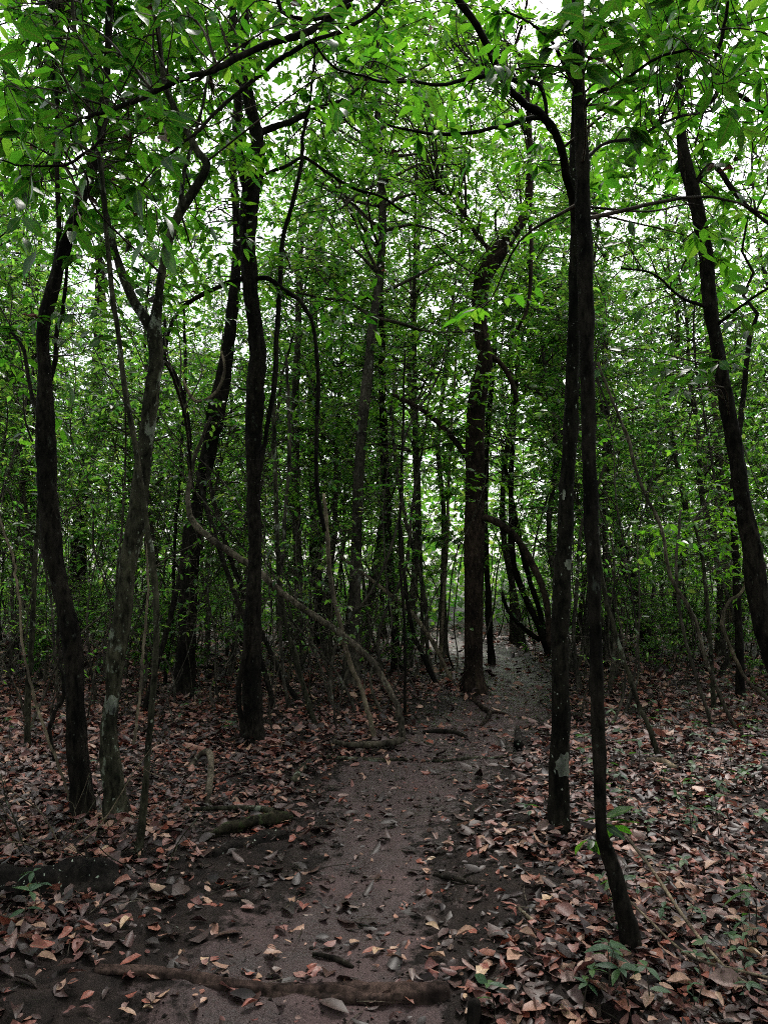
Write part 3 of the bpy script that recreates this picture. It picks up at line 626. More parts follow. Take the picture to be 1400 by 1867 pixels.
tree('forest_tree', 'tall dark trunk with swollen bend behind the stout forked trunk',
     [(338, 1270, 40), (340, 1175, 38), (345, 1050, 35), (355, 950, 31), (370, 875, 27), (385, 800, 29), (395, 750, 36), (410, 665, 28), (420, 600, 23), (428, 520, 20), (432, 420, 17), (425, 300, 14)],
     M_BARK, seed=9, top=12, sides=16, leaf=.12,
     branches=[dict(p=[(372, 880, 9), (355, 900, 9), (346, 850, 9), (345, 780, 10), (335, 720, 9), (318, 680, 9), (300, 650, 8), (300, 580, 6)], o=-.2, dy=-.3), dict(n='vine_loop', mat=M_PALE, p=[(404, 640, 5), (409, 665, 6), (405, 692, 7), (388, 718, 7), (362, 729, 7), (345, 714, 6), (335, 690, 5)], o=-.3)],
     boxes=[(280, 560, 560, 900, 50, -1, 1.5, 6), (280, 350, 560, 600, 30, -.5, 2, 6)], extra_crown=22, cap=120, dead=.03)
# further trunks
tree('forest_tree', 'dark upright trunk deep in the left thicket behind the wavy trunk', [(140, 1160, 34), (143, 1050, 33), (148, 950, 31), (160, 850, 27), (175, 770, 24), (179, 680, 23), (182, 600, 22), (184, 480, 18)], M_BARK, seed=10, top=14, sides=12, boxes=[(60, 450, 300, 900, 40, -2, 2, 7)], extra_crown=16, cap=60)
tree('forest_tree', 'pale pinkish trunk glimpsed at the left edge far back', [(42, 1140, 26), (38, 950, 24), (32, 780, 23), (27, 650, 22), (22, 500, 20)], M_PALE, seed=11, top=15, sides=12, boxes=[(-40, 400, 100, 900, 26, -2, 2, 7)], extra_crown=12, cap=40)
tree('forest_tree', 'dark straight trunk in the middle distance left of the leaning poles', [(585, 1180, 26), (582, 1100, 24), (575, 1000, 24), (572, 850, 22), (570, 700, 20), (572, 550, 17)], M_BARK, seed=12, top=14, sides=12, boxes=[(480, 500, 680, 950, 40, -2, 2, 7)], extra_crown=16, cap=60)
tree('forest_tree', 'brown middle-distance trunk close behind the stout forked trunk', [(546, 1205, 20), (542, 1000, 18), (538, 800, 17), (540, 700, 15), (544, 560, 13)], M_FARB, seed=13, top=12, sides=10, boxes=[(470, 450, 640, 900, 26, -1.5, 2, 7)], extra_crown=12, cap=50)
tree('forest_tree', 'knotty dark trunk in the centre, just left of the path end', [(722, 1218, 20), (720, 1150, 18), (712, 1050, 19), (706, 950, 17), (702, 850, 17), (698, 740, 15), (696, 600, 13)], M_BARK, seed=14, top=13, sides=12, boxes=[(610, 500, 790, 900, 36, -2, 2, 7)], extra_crown=14, cap=60)
tree('forest_tree', 'leaning dark trunk with spreading foot in the thicket right of the two foreground trunks', [(1188, 1195, 38), (1168, 1120, 30), (1145, 1040, 26), (1128, 980, 20), (1112, 880, 16), (1106, 760, 15), (1100, 600, 13)], M_BARK, seed=15, top=12, sides=12, boxes=[(1080, 600, 1260, 950, 36, -2, 2, 7)], extra_crown=14, cap=60)
tree('forest_tree', 'pale mottled trunk far back beside the right leaning trunk', [(1335, 1180, 20), (1322, 1000, 18), (1311, 850, 17), (1304, 750, 17), (1296, 680, 16), (1288, 560, 14)], M_PALE, seed=16, top=14, sides=12, boxes=[(1200, 500, 1400, 900, 36, -2, 2, 7)], extra_crown=14, cap=50)
tree('forest_tree', 'short dark trunk low in the right thicket near the right edge', [(1350, 1278, 17), (1346, 1150, 16), (1342, 1050, 15), (1335, 900, 13), (1350, 760, 11), (1365, 620, 9)], M_BARK, seed=17, top=8, sides=10, boxes=[(1190, 940, 1370, 1060, 30, -.8, .6, 7), (1200, 780, 1400, 960, 24, -1, 1.5, 6)], extra_crown=0, cap=220, leaf=.11, lit_share=.5)
tree('young_tree', 'small tree with bright green leaves in a flat tier, before the right leaning trunk', [(1300, 1296, 9), (1296, 1200, 8), (1288, 1100, 8), (1280, 1020, 7), (1270, 975, 6), (1262, 950, 4)], M_BARKG, seed=31, sides=8, boxes=[(1190, 945, 1370, 1010, 34, -.5, .7, 7), (1240, 1000, 1370, 1060, 10, -.4, .5, 6), (1300, 880, 1390, 960, 10, -.3, .6, 6)], leaf=.12, cap=290, lit_share=1.0, crown_m=M_CROWNLIT)
tree('forest_tree', 'slim dark trunk close against the right side of the thick red-brown trunk', [(896, 1212, 14), (890, 1100, 12), (884, 950, 12), (888, 800, 11), (900, 650, 10), (905, 500, 8)], M_BARK, seed=18, top=12, sides=8, boxes=[(850, 500, 1000, 850, 22, -1, 2, 7)], extra_crown=10, cap=40)
tree('forest_tree', 'pair of curving dark stems rising left from the ground behind the lichen-patched trunk', [(1003, 1196, 16), (985, 1150, 14), (966, 1108, 13), (945, 1060, 13), (935, 1010, 12), (931, 900, 11), (936, 780, 9), (945, 640, 8)], M_BARK, seed=19, top=9, sides=8, branches=[dict(p=[(995, 1180, 13), (985, 1120, 11), (965, 1060, 11), (950, 1000, 11), (930, 900, 9), (915, 820, 7)], o=.1, dy=.3), dict(p=[(985, 1168, 11), (950, 1142, 10), (926, 1112, 9), (915, 1080, 7)], o=.05)], boxes=[(900, 620, 1020, 900, 20, -1, 1.5, 7)], cap=40)
tree('forest_tree', 'dark trunk slanting at the left edge, hung with a pinkish dead leaf', [(-25, 1180, 24), (-8, 1020, 20), (6, 930, 17), (25, 850, 15), (40, 775, 14), (55, 715, 13), (62, 675, 12), (66, 560, 10), (75, 420, 8)], M_BARK, seed=20, top=9, sides=10, boxes=[(0, 480, 130, 760, 12, -.8, 1.2, 5)], extra_crown=8, cap=60, dead=.06)

# ------------------------------------------------------------------ thin stems, poles and lianas that can be told apart
def stem(name, label, cat, poly, m, Y=None, dy=0.0, seed=0, sides=7, foot=True, twigs=0, group=None):
    rng = np.random.default_rng(3000 + seed)
    if Y is None: b, t = on_ground(poly[0][0], poly[0][1]); Y = b[1]
    S = traced(poly, Y, dy, 7)
    S[1:-1, :3] += rng.normal(0, .0035, (len(S) - 2, 3))
    S[:, 2] = np.maximum(S[:, 2], gh(S[:, 0], S[:, 1]) + S[:, 3] * .8 + .03) if not foot else S[:, 2]
    base = S[0][:3].copy()
    if not foot: base[2] = float(gh(S[0][0], S[0][1]))
    if foot:
        base[2] = float(gh(S[0][0], S[0][1])); S = np.vstack([[S[0][0], S[0][1], base[2] - .12, S[0][3] * 1.15], S[S[:, 2] > base[2] + .02]])
    mb = MB(); mb.add(*tube(S[:, :3], S[:, 3], sides, .25, seed))
    e = link(name, None, None, base); e.empty_display_size = .2; tag(e, label, cat, group)
    link('stem', mb.mesh('stem', m, base), e)
    if twigs:
        tw = MB(); lv = MB(); PP = [[], [], [], []]
        for _ in range(twigs):
            k = rng.integers(len(S) // 2, len(S)); d = unit(np.array((rng.normal(), rng.normal(), .3))); ln = rng.uniform(.3, .9)
            tp = spline(np.array([S[k][:3], S[k][:3] + d * ln * .5 + (0, 0, .05), S[k][:3] + d * ln]), 3)
            tw.add(*tube(tp, np.linspace(.004, .0015, len(tp)), 3, cap=False))
            for a, b_ in zip(PP, spray(rng, tp, 7, .11)): a.append(b_)
        P, D, N, L = [np.concatenate(a) for a in PP]; place(lv, SHP_MID[0], P, D, N, L, np.ones(len(P)))
        stuff(link('twigs', tw.mesh('twigs', M_TWIG, base), e)); stuff(link('crown', lv.mesh('crown', M_CROWN, base, False), e))
    return e
stem('liana', 'long brown liana arching down from the left and curling on the ground by the path', 'liana',
     [(606, 1352, 10), (640, 1358, 12), (680, 1365, 13), (714, 1372, 14), (729, 1362, 14), (733, 1330, 13), (725, 1290, 13), (705, 1250, 13), (680, 1210, 14), (640, 1170, 13), (600, 1140, 14), (560, 1115, 13), (520, 1085, 13), (480, 1050, 13), (452, 1029, 13), (410, 1000, 13), (372, 972, 13), (352, 950, 12), (344, 925, 11), (346, 880, 9), (360, 820, 8), (385, 760, 7)],
     M_LIANA, Y=7.45, dy=1.4, seed=1, sides=10, foot=False)
stem('sapling', 'pale bare pole slanting up left beside the arched liana', 'sapling', [(683, 1346, 11), (661, 1262, 10), (640, 1215, 10), (618, 1130, 10), (602, 1055, 9), (597, 970, 9), (590, 900, 6)], M_PALE, seed=2, dy=.3)
POLES = [
 ('dark slanting pole, first right of the stout forked trunk', [(500, 1296, 12), (480, 1215, 11), (455, 1150, 10), (425, 1075, 10), (400, 1000, 10), (378, 930, 10), (360, 860, 8)], M_BARK, 1.0),
 ('dark slanting pole, second right of the stout forked trunk', [(546, 1282, 11), (515, 1235, 10), (480, 1160, 10), (445, 1085, 10), (415, 1000, 10), (388, 905, 9), (375, 830, 8)], M_BARK, 1.0),
 ('brown slanting pole ending in the litter left of the liana foot', [(577, 1326, 12), (556, 1262, 11), (540, 1200, 11), (520, 1130, 10), (508, 1040, 10), (505, 950, 10), (500, 815, 9), (498, 690, 7)], M_BARKG, .4),
 ('thin upright stem before the arched liana, left of centre', [(526, 1292, 8), (515, 1210, 8), (510, 1100, 8), (520, 950, 8), (528, 800, 7), (522, 650, 6)], M_FARB, .2),
 ('very thin dark upright stem beside the liana foot', [(738, 1305, 7), (738, 1200, 6), (735, 1100, 6), (728, 980, 6), (733, 820, 5), (738, 640, 4)], M_BARK, .2),
 ('curving grey stem left of the thick red-brown trunk', [(792, 1242, 9), (780, 1190, 9), (775, 1100, 9), (760, 1025, 9), (740, 950, 9), (722, 850, 8), (712, 740, 7)], M_FARB, .3),
 ('thin pale upright stem just left of the thick red-brown trunk', [(803, 1225, 7), (808, 1100, 7), (815, 990, 7), (818, 860, 6), (828, 700, 5), (836, 560, 4)], M_PALE, .2),
 ('straight slim stem in the centre reaching high into the leaves', [(770, 1212, 8), (768, 1050, 7), (764, 900, 7), (758, 740, 6), (752, 600, 6), (745, 420, 5)], M_FARB, .3),
 ('pale pole leaning left from the foot of the thick red-brown trunk', [(826, 1248, 10), (795, 1182, 9), (760, 1130, 9), (740, 1108, 8), (700, 1075, 8), (655, 1040, 7), (615, 1010, 6)], M_PALE, .6),
 ('dark pole slanting left close behind the thick red-brown trunk foot', [(798, 1252, 10), (780, 1215, 10), (752, 1150, 9), (738, 1060, 8), (730, 960, 7)], M_BARK, .4),
 ('brown leaning pole right of the slender black trunk', [(1200, 1388, 12), (1186, 1336, 11), (1160, 1275, 10), (1134, 1195, 10), (1112, 1125, 9), (1096, 1050, 9), (1088, 960, 8)], M_BARKG, .3),
 ('long pale pole slanting up left across the right thicket', [(1342, 1332, 8), (1315, 1276, 8), (1285, 1200, 8), (1264, 1125, 7), (1222, 1050, 8), (1204, 962, 7), (1166, 880, 7), (1144, 800, 7), (1115, 730, 6), (1090, 660, 5)], M_LIANA, .6),
 ('zigzag pale stem low at the right edge', [(1412, 1290, 8), (1385, 1262, 8), (1358, 1236, 7), (1327, 1172, 7), (1315, 1136, 7), (1326, 1100, 7), (1353, 1075, 6), (1362, 1020, 5)], M_PALE, .2),
 ('thin stem crossing the right thicket near the lower right seedlings', [(1300, 1330, 7), (1270, 1240, 7), (1245, 1150, 7), (1232, 1050, 6), (1240, 930, 5)], M_FARB, .4),
 ('grey upright stem at the left edge beside the crooked black trunk', [(50, 1366, 13), (53, 1250, 12), (60, 1150, 11), (66, 1000, 10), (71, 940, 9), (75, 820, 7)], M_BARKG, .2),
 ('pale whip-thin stem crossing in front of the crooked black trunk', [(140, 1490, 6), (125, 1450, 6), (115, 1415, 6), (95, 1365, 6), (65, 1275, 6), (45, 1195, 5), (37, 1100, 5), (25, 1025, 5), (0, 940, 4), (-20, 880, 4)], M_PALE, -.2),
 ('curled dark stem at the foot of the crooked black trunk', [(104, 1392, 9), (92, 1338, 9), (100, 1300, 9), (117, 1266, 9), (111, 1205, 8), (106, 1150, 7), (118, 1080, 6)], M_BARK, .3),
 ('thin pale stem between the wavy trunk and the thin straight stem', [(243, 1368, 6), (250, 1310, 6), (258, 1240, 6), (262, 1180, 6), (270, 1090, 5), (268, 980, 5)], M_PALE, .4),
 ('short dark stem leaning right behind the thin straight stem', [(262, 1300, 12), (285, 1220, 11), (310, 1130, 11), (330, 1040, 9), (338, 960, 8)], M_BARK, .6),
 ('slim dark stem left of the stout forked trunk with few leaves', [(300, 1250, 8), (315, 1120, 8), (318, 1000, 7), (328, 880, 7), (338, 700, 7), (335, 560, 6)], M_BARK, .2),
]
for i, (lb, poly, m, dy) in enumerate(POLES): stem('sapling', lb, 'sapling', poly, m, dy=dy, seed=20 + i, twigs=5 if poly[-1][1] < 880 else 0)

# ------------------------------------------------------------------ fill-in trees, saplings and shrubs of the background
LAND = [(158, 'the crooked black trunk'), (250, 'the thin straight left stem'), (338, 'the tall swollen trunk'), (465, 'the stout forked trunk'), (585, 'the dark middle-distance trunk'), (722, 'the knotty centre trunk'), (863, 'the thick red-brown trunk'), (1020, 'the lichen-patched trunk'), (1088, 'the slender black trunk'), (1188, 'the trunk with spreading foot'), (1345, 'the right leaning trunk')]
def where(x, y):
    px = x / y * F * .995 + 700
    k = min(range(len(LAND)), key=lambda i: abs(LAND[i][0] - px)); side = 'left' if px < LAND[k][0] else 'right'
    dist = 'near' if y < 14 else ('mid-distance' if y < 20 else ('distant' if y < 28 else 'farthest'))
    return dist, f'seen to the {side} of {LAND[k][1]}'
rng = np.random.default_rng(77); placed = [k for k in KEEP]
def free(x, y, gap):
    if path_d(x, y) < .5: return False
    if y < (19 if gap > 1 else 12) and 1120 < x / y * F + 700 < 1430: return False      # the bright shrub stands free here
    if gap > 1 and y < 18 and 540 < x / y * F + 700 < 770: return False      # the airy middle of the view
    return all((x - a) ** 2 + (y - b) ** 2 > gap * gap for a, b in placed)
def scatter(n, y0, y1, gap, wide=.62, power=1.0):
    out = []; tries = 0
    while len(out) < n and tries < n * 60:
        tries += 1
        y = y0 + (y1 - y0) * rng.random() ** power; x = rng.uniform(-1, 1) * (wide * y + 1.2)
        if free(x, y, gap): out.append((x, y)); placed.append((x, y))
    return out
def fill(kind, protoset, spots, words, cat, s0, s1, names, tx=0.0, ty=0.0):
    for i, (x, y) in enumerate(spots):
        d, w = where(x, y); sc = rng.uniform(s0, s1); size = 'low' if sc < s0 + (s1 - s0) * .5 else 'tall'
        plant_copy(protoset[i % len(protoset)], kind, x, y, rng.uniform(0, 6.28), sc, f'{d} {size} {words} {w}', cat, f'{d} {cat}s {w}', names, tilt=(rng.normal(0, 1) * tx, rng.normal(0, 1) * ty))
fill('forest_tree', TREE, scatter(46, 11.5, 27, 1.6, power=.9), 'slim leafy tree', 'tree', .8, 1.25, ('trunk', 'twigs', 'crown'))
tall = []
for px, y in ((600, 17), (660, 21), (740, 15.5), (700, 27), (800, 24), (840, 19), (640, 12.5), (950, 22), (1010, 15), (520, 24), (1060, 17), (1340, 26), (1250, 20.5), (1420, 21), (1210, 27), (60, 23), (-40, 20), (450, 27), (760, 28), (1020, 26), (230, 22), (-60, 14)):
    x = (px - 700) / F * y
    if path_d(x, y) < .4: x = float(np.interp(y, PY, PC) + (np.interp(y, PY, PW) + .5) * (1 if x > np.interp(y, PY, PC) else -1))
    tall.append((x, y)); placed.append((x, y))
fill('forest_tree', TALL, tall, 'high-crowned tree', 'tree', .9, 1.3, ('trunk', 'twigs', 'crown'))
fill('understory_plant', BARE, scatter(215, 9.2, 26, .28, power=.9), 'almost leafless thin-stemmed plant', 'plant', .7, 1.3, ('stem', 'twigs', 'crown'), .16, .22)
fill('understory_plant', BARE, scatter(64, 7.4, 12.5, .35, wide=.55), 'whip-thin leafless plant', 'plant', .5, .85, ('stem', 'twigs', 'crown'), .2, .25)
fill('sapling', POLE, scatter(130, 10, 30, .45, power=.8), 'pole-like sapling', 'sapling', .75, 1.25, ('stem', 'twigs', 'crown'), .13, .16)
fill('shrub', SHRUB, scatter(250, 12, 36, .4, power=.75), 'small-leaved shrub', 'shrub', .45, 1.05, ('stem', 'twigs', 'foliage'))

def leaf_mass(mb, P, leaf_len, rng, k=0):
    n = len(P); D = unit(rng.normal(0, 1, (n, 3)) * np.array((1, 1, .5))); N = unit(np.array((0, 0, 1.)) + rng.normal(0, .55, (n, 3)))
    place(mb, SHP_FAR[k], P, D, N, leaf_len * rng.uniform(.6, 1.3, n), np.full(n, 1.1))
# the wood beyond, where single trees can no longer be told apart
mb = MB(); n = 46000; y = rng.uniform(33, 64, n); x = rng.uniform(-1, 1, n) * (.66 * y + 4); z = rng.uniform(.02, 1, n) ** 1.25 * 13
cl = vnoise(x * .9 + 40, z * .9 + y * .5) + .4 * vnoise(x * 3 + 5, z * 3 + 7)
q = cl > .45; P = np.stack([x, y, z + gh(x, y)], -1)[q]; leaf_mass(mb, P, .55, rng, 0)
tag(link('distant_forest', mb.mesh('distant_forest', M_FAR, smooth=False)), 'distant wood closing the view behind all the trees', 'forest', kind='stuff')
# the same forest goes on beside and behind the camera and overhead
mb = MB(); n = 34000; a = rng.uniform(0, 2 * np.pi, n); r = 5 + 22 * rng.random(n) ** .8
x, y = r * np.sin(a), r * np.cos(a); z = rng.uniform(.6, 12, n)
cl = vnoise(x * .8 + 3, y * .8 + z * .6)
q = (np.abs(x) > .64 * y + 1.5) & (cl > .45); P = np.stack([x, y, z], -1)[q]; leaf_mass(mb, P, .44, rng, 1)
n = 7000; x = rng.uniform(-6, 6, n); y = rng.uniform(-5, 7, n); z = rng.uniform(6.6, 11, n); q = vnoise(x * .9 + 8, y * .9 + z * .4) > .5
leaf_mass(mb, np.stack([x, y, z], -1)[q], .3, rng, 2)
tag(link('surrounding_canopy', mb.mesh('surrounding_canopy', M_CROWN, smooth=False)), 'leaf canopy of the forest overhead and around the viewer', 'canopy', kind='stuff')

# ------------------------------------------------------------------ fallen leaves
SHP_DRY = [leaf_shape(4, .15, .06, .22, .50, seed=61, curl=.2, twist=.15, petiole=.03, rnd=.55), leaf_shape(4, -.1, -.12, .25, .46, seed=62, curl=-.25, twist=-.3, petiole=.03, rnd=.55), leaf_shape(4, .35, .22, .32, .54, seed=63, curl=.6, twist=.4, petiole=.03, rnd=.5),
           leaf_shape(4, .05, -.08, .18, .42, seed=64, curl=.1, twist=-.1, petiole=.03, rnd=.6), leaf_shape(4, -.2, .1, .25, .56, seed=65, curl=-.4, twist=.2, petiole=.03, rnd=.45), leaf_shape(4, .5, -.2, .28, .40, seed=66, curl=.9, twist=-.3, petiole=.03, rnd=.6), leaf_shape(4, .1, .05, .5, .5, seed=67, curl=.3, twist=.2, petiole=.03, rnd=.4)]
SHP_DRYF = [leaf_shape(2, .4, .1, .3, .55, seed=71, petiole=0, rnd=.5), leaf_shape(2, -.3, -.2, .3, .5, seed=72, petiole=0, rnd=.5), leaf_shape(2, .6, .3, .3, .48, seed=73, petiole=0, rnd=.5)]
def cover(x, y):
    d = path_d(x, y) + (fbm(x * 2.1 + 4, y * 2.1, 3) - .45) * .6
    c = 1 / (1 + np.exp(-(d - .16) * 8))
    # two patches of bare dark humus beside the path
    for (cx, cy, rx, ry, k) in HUM: c = c * (1 - k * np.exp(-((x - cx) / rx) ** 2 - ((y - cy) / ry) ** 2))
    return np.clip(c, 0, 1)
HUM = []
for px, py, wx, wy, k in ((330, 1620, .5, .45, .9), (470, 1560, .35, .35, .85), (900, 1610, .4, .5, .75), (120, 1800, .5, .25, .85), (850, 1700, .28, .3, .7), (780, 1290, .5, .8, .6)):
    q, t = on_ground(px, py); HUM.append((q[0], q[1], wx, wy, k))
rng = np.random.default_rng(91)
def strew(n, y0, y1, wide, base=0.05, pw=1.0):
    y = y0 + (y1 - y0) * rng.random(n) ** pw; x = rng.uniform(-1, 1, n) * (wide * y + .8)
    c = cover(x, y); keep = rng.random(n) < np.maximum(c * np.clip(.30 + 1.15 * vnoise(x * 2.7 + 11, y * 2.7) ** 1.3, 0, 1), base)
    return x[keep], y[keep], c[keep]
lit = MB()
def litter(mb, x, y, c, size, shapes, tilt, lift):
    n = len(x); z = gh(x, y) + rng.random(n) ** 1.5 * lift * c + .012
    a = rng.uniform(0, 6.283, n); D = np.stack([np.cos(a), np.sin(a), rng.normal(0, tilt * .6, n)], -1); N = unit(np.array((0, 0, 1.)) + rng.normal(0, tilt, (n, 3)))
    flip = rng.random(n) < .4; N[flip] *= -1
    L = size * (.4 + 1.3 * rng.random(n) ** 1.4); Wd = rng.uniform(.75, 1.3, n); s = rng.integers(0, len(shapes), n); P = np.stack([x, y, z], -1)
    for k in range(len(shapes)): q = s == k; place(mb, shapes[k], P[q], D[q], N[q], L[q], Wd[q])
x, y, c = strew(32000, 2.2, 7.5, .66, .03); litter(lit, x, y, c, .064, SHP_DRY, .30, .04)
x, y, c = strew(26000, 7.0, 13.5, .64, .13); litter(lit, x, y, c, .09, SHP_DRYF, .36, .05)
x, y, c = strew(26000, 13, 34, .62, .25, 1.0); litter(lit, x, y, c, .14, SHP_DRYF, .4, .06)
x, y, c = strew(14000, 2.2, 9, .66, .3); litter(lit, x, y, c * .3, .035, SHP_DRYF, .3, .01)      # crumbled bits
rot = MB(); x, y, c = strew(17000, 2.2, 9, .66, .10); litter(rot, x, y, c * .2, .085, SHP_DRYF, .22, .012)
tag(link('rotted_litter', rot.mesh('rotted_litter', M_ROT)), 'dark rotted leaves matted beneath the fresh litter', 'leaf litter', kind='stuff')
for kx, ky in KEEP:                                      # leaves drifted against the feet of the trunks
    if ky < 14:
        m_ = 34; a_ = rng.uniform(0, 6.283, m_); r_ = .08 + .26 * rng.random(m_); xx, yy = kx + r_ * np.cos(a_), ky + r_ * np.sin(a_)
        litter(lit, xx, yy, np.full(m_, 1.4), .08, SHP_DRY, .5, .05)
tag(link('leaf_litter', lit.mesh('leaf_litter', M_DRY)), 'thick brown and russet leaf litter covering the forest floor', 'leaf litter', kind='stuff')
mb = MB(); x, y, c = strew(9000, 2.2, 9, .5, 1.0); q = (path_d(x, y) < .5) & (fbm(x * 3, y * 3, 2) > .34); x, y = x[q], y[q]; n = len(x)
OCT = (np.array([(0, 0, 0), (1, .2, .1), (.4, -.45, .05), (.45, .5, 0), (.5, 0, .5), (.5, .1, -.3)]), np.array([(0, 2, 4), (2, 1, 4), (1, 3, 4), (3, 0, 4), (0, 5, 2), (2, 5, 1)]))
a = rng.uniform(0, 6.283, n); place(mb, OCT, np.stack([x, y, gh(x, y) + .006], -1), np.stack([np.cos(a), np.sin(a), a * 0], -1), np.tile((0, 0, 1.), (n, 1)), .004 + .018 * rng.random(n) ** 3, rng.uniform(.6, 1.4, n))
tag(link('soil_crumbs', mb.mesh('soil_crumbs', M_CHAR, smooth=False)), 'dark soil crumbs strewn over the muddy path', 'soil', kind='stuff')
mb = MB(); x, y, c = strew(5200, 2.2, 10, .66, .45); n = len(x); a = rng.uniform(0, 6.283, n)
TWS = (np.array([(0, .012, 0), (0, -.012, 0), (0, 0, .02), (.5, .05, .01), (.5, .026, .01), (.5, .04, .03), (1, .006, 0)]), np.array([(0, 1, 4), (0, 4, 3), (1, 2, 5), (1, 5, 4), (2, 0, 3), (2, 3, 5), (3, 4, 6), (4, 5, 6), (5, 3, 6)]))
place(mb, TWS, np.stack([x, y, gh(x, y) + .012 + .04 * c * rng.random(n)], -1), np.stack([np.cos(a), np.sin(a), rng.normal(0, .12, n)], -1), unit(np.array((0, 0, 1.)) + rng.normal(0, .3, (n, 3))), .03 + .2 * rng.random(n) ** 2.2, np.full(n, 1.))
tag(link('twig_litter', mb.mesh('twig_litter', M_TWIG, smooth=False)), 'broken twigs strewn through the leaf litter', 'twigs', kind='stuff')
HUES = [('russet', [(.30, .10, .075), (.24, .08, .065)]), ('tan', [(.40, .25, .18), (.34, .20, .15)]), ('dark brown', [(.06, .034, .030), (.09, .048, .042)]), ('dusky pink', [(.26, .125, .115), (.30, .15, .135)]), ('grey-brown', [(.16, .11, .10), (.21, .155, .14)]), ('pale straw', [(.52, .36, .24), (.46, .30, .22)])]
DRY_ME = []
for hn, hc in HUES:
    hm = litter_mat('dry_leaf_' + hn.replace(' ', '_').replace('-', '_'), 'object', hc * 3); DRY_ME.append([mk_mesh('fallen_leaf', v, t, None, hm) for v, t in SHP_DRY])
def fallen(x, y, L, place_, tilt=.25, dz=.02):
    a = rng.uniform(0, 6.283); z = float(gh(x, y)) + dz; h_ = int(rng.choice(6, p=[.22, .2, .18, .2, .1, .1])); k_ = int(rng.integers(len(SHP_DRY)))
    o = link('fallen_leaf', DRY_ME[h_][k_])
    n = unit(np.array((0, 0, 1.)) + rng.normal(0, tilt, 3)); n = n * (-1 if rng.random() < .35 else 1)
    o.matrix_basis = leaf_matrix((x, y, z), (math.cos(a), math.sin(a), rng.normal(0, tilt * .5)), n, L, rng.uniform(.8, 1.25))
    size = 'small' if L < .065 else ('large' if L > .085 else 'mid-sized'); form = 'cupped' if k_ in (2, 5) else 'flat'
    return tag(o, f'{size} {form} {HUES[h_][0]} fallen leaf {place_}', 'leaf', f'fallen leaves {place_}')
def zone(y):
    return 'in front of the log step' if y < 2.95 else ('just past the log step' if y < 3.7 else ('before the mossy log' if y < 4.7 else ('level with the mossy log' if y < 6.2 else ('before the liana foot' if y < 8 else 'beyond the liana foot'))))
cnt = 0
while cnt < 95:                                          # scattered singly on the trodden mud
    px, py = rng.uniform(150, 1010), rng.uniform(1270, 1860); q, t = on_ground(px, py)
    if path_d(q[0], q[1]) < .12: fallen(q[0], q[1], rng.uniform(.035, .09), 'on the path mud ' + zone(q[1]), .18, .016); cnt += 1
cnt = 0
while cnt < 175:                                          # the topmost leaves of the near litter
    px, py = rng.uniform(0, 1400), rng.uniform(1480, 1860); q, t = on_ground(px, py)
    if path_d(q[0], q[1]) > .12 and rng.random() < cover(q[0], q[1]) + .12:
        if q[0] < np.interp(q[1], PY, PC): w_ = 'below the charred log' if py > 1660 else ('by the left trunks' if px < 300 else 'beside the mossy log')
        else: w_ = ('left' if px < 1130 else 'right') + ' of the black trunk' + (', nearest' if py > 1740 else (', midway' if py > 1610 else ', farthest'))
        fallen(q[0], q[1], rng.uniform(.045, .092), 'on the litter ' + w_, .34, .05); cnt += 1

# ------------------------------------------------------------------ wood on the ground
def ground_wood(name, label, cat, poly, m, seed, sides=9, sink=.3, group=None, lump=.25, raise_=0.0):
    A = []
    for q in poly:
        p, t = on_ground(q[0], q[1]); r = q[2] / 2 * t / F; A.append((p[0], p[1], p[2] + r * (1 - 2 * sink) + raise_ + (q[3] if len(q) > 3 else 0), r))
    S = spline(np.array(A), 7); base = S[len(S) // 2][:3].copy(); base[2] = float(gh(base[0], base[1]))
    mb = MB(); mb.add(*tube(S[:, :3], S[:, 3], sides, lump, seed))
    o = link(name, mb.mesh(name, m, base), None, base); return tag(o, label, cat, group)
ground_wood('log_step', 'half-buried log laid across the path as a step', 'log', [(175, 1766, 20), (260, 1774, 26), (350, 1788, 28), (430, 1800, 32), (520, 1806, 36), (610, 1810, 38), (700, 1816, 42), (770, 1816, 42), (818, 1814, 36)], bark('weathered_log', (.015, .010, .009), (.07, .045, .040), lich=(.03, .02, .018), lich_at=.6), 1, 16, .60, lump=.5)
ground_wood('charred_log', 'charred black log lying in the litter at the left edge', 'log', [(-40, 1632, 66), (40, 1628, 70), (130, 1622, 64), (190, 1614, 60), (216, 1610, 44)], M_CHAR, 2, 18, .45, lump=.6)
ground_wood('mossy_log', 'rotten mossy log end jutting to the left side of the path', 'log', [(372, 1538, 9), (400, 1530, 15), (440, 1520, 19), (490, 1507, 20), (532, 1502, 13)], M_MOSS, 3, 14, .2, lump=.7, raise_=.03)
ground_wood('fallen_branch', 'pale thin branch lying just behind the mossy log', 'branch', [(305, 1487, 6), (360, 1490, 8), (420, 1488, 9), (470, 1490, 11), (498, 1496, 12)], M_BARKG, 4, 8, .1, raise_=.04)
ground_wood('fallen_branch', 'dark short branch propped beneath the mossy log', 'branch', [(390, 1560, 12), (425, 1545, 22), (470, 1535, 26), (522, 1524, 24)], M_CHAR, 5, 12, .55, lump=.7)
ground_wood('arched_root', 'grey root arching out of the litter left of the mossy log', 'root', [(338, 1412, 7, -.02), (352, 1404, 8, .05), (368, 1404, 9, .12), (380, 1416, 11, .17), (384, 1440, 12, .14), (378, 1470, 13, -.02)], M_LIANA, 6, 10, .2)
ground_wood('surface_root', 'long root along the left edge of the path below the liana', 'root', [(535, 1430, 14), (552, 1404, 14), (582, 1386, 12), (630, 1386, 10), (680, 1388, 9), (745, 1386, 6)], M_BARKG, 7, 8, .3)
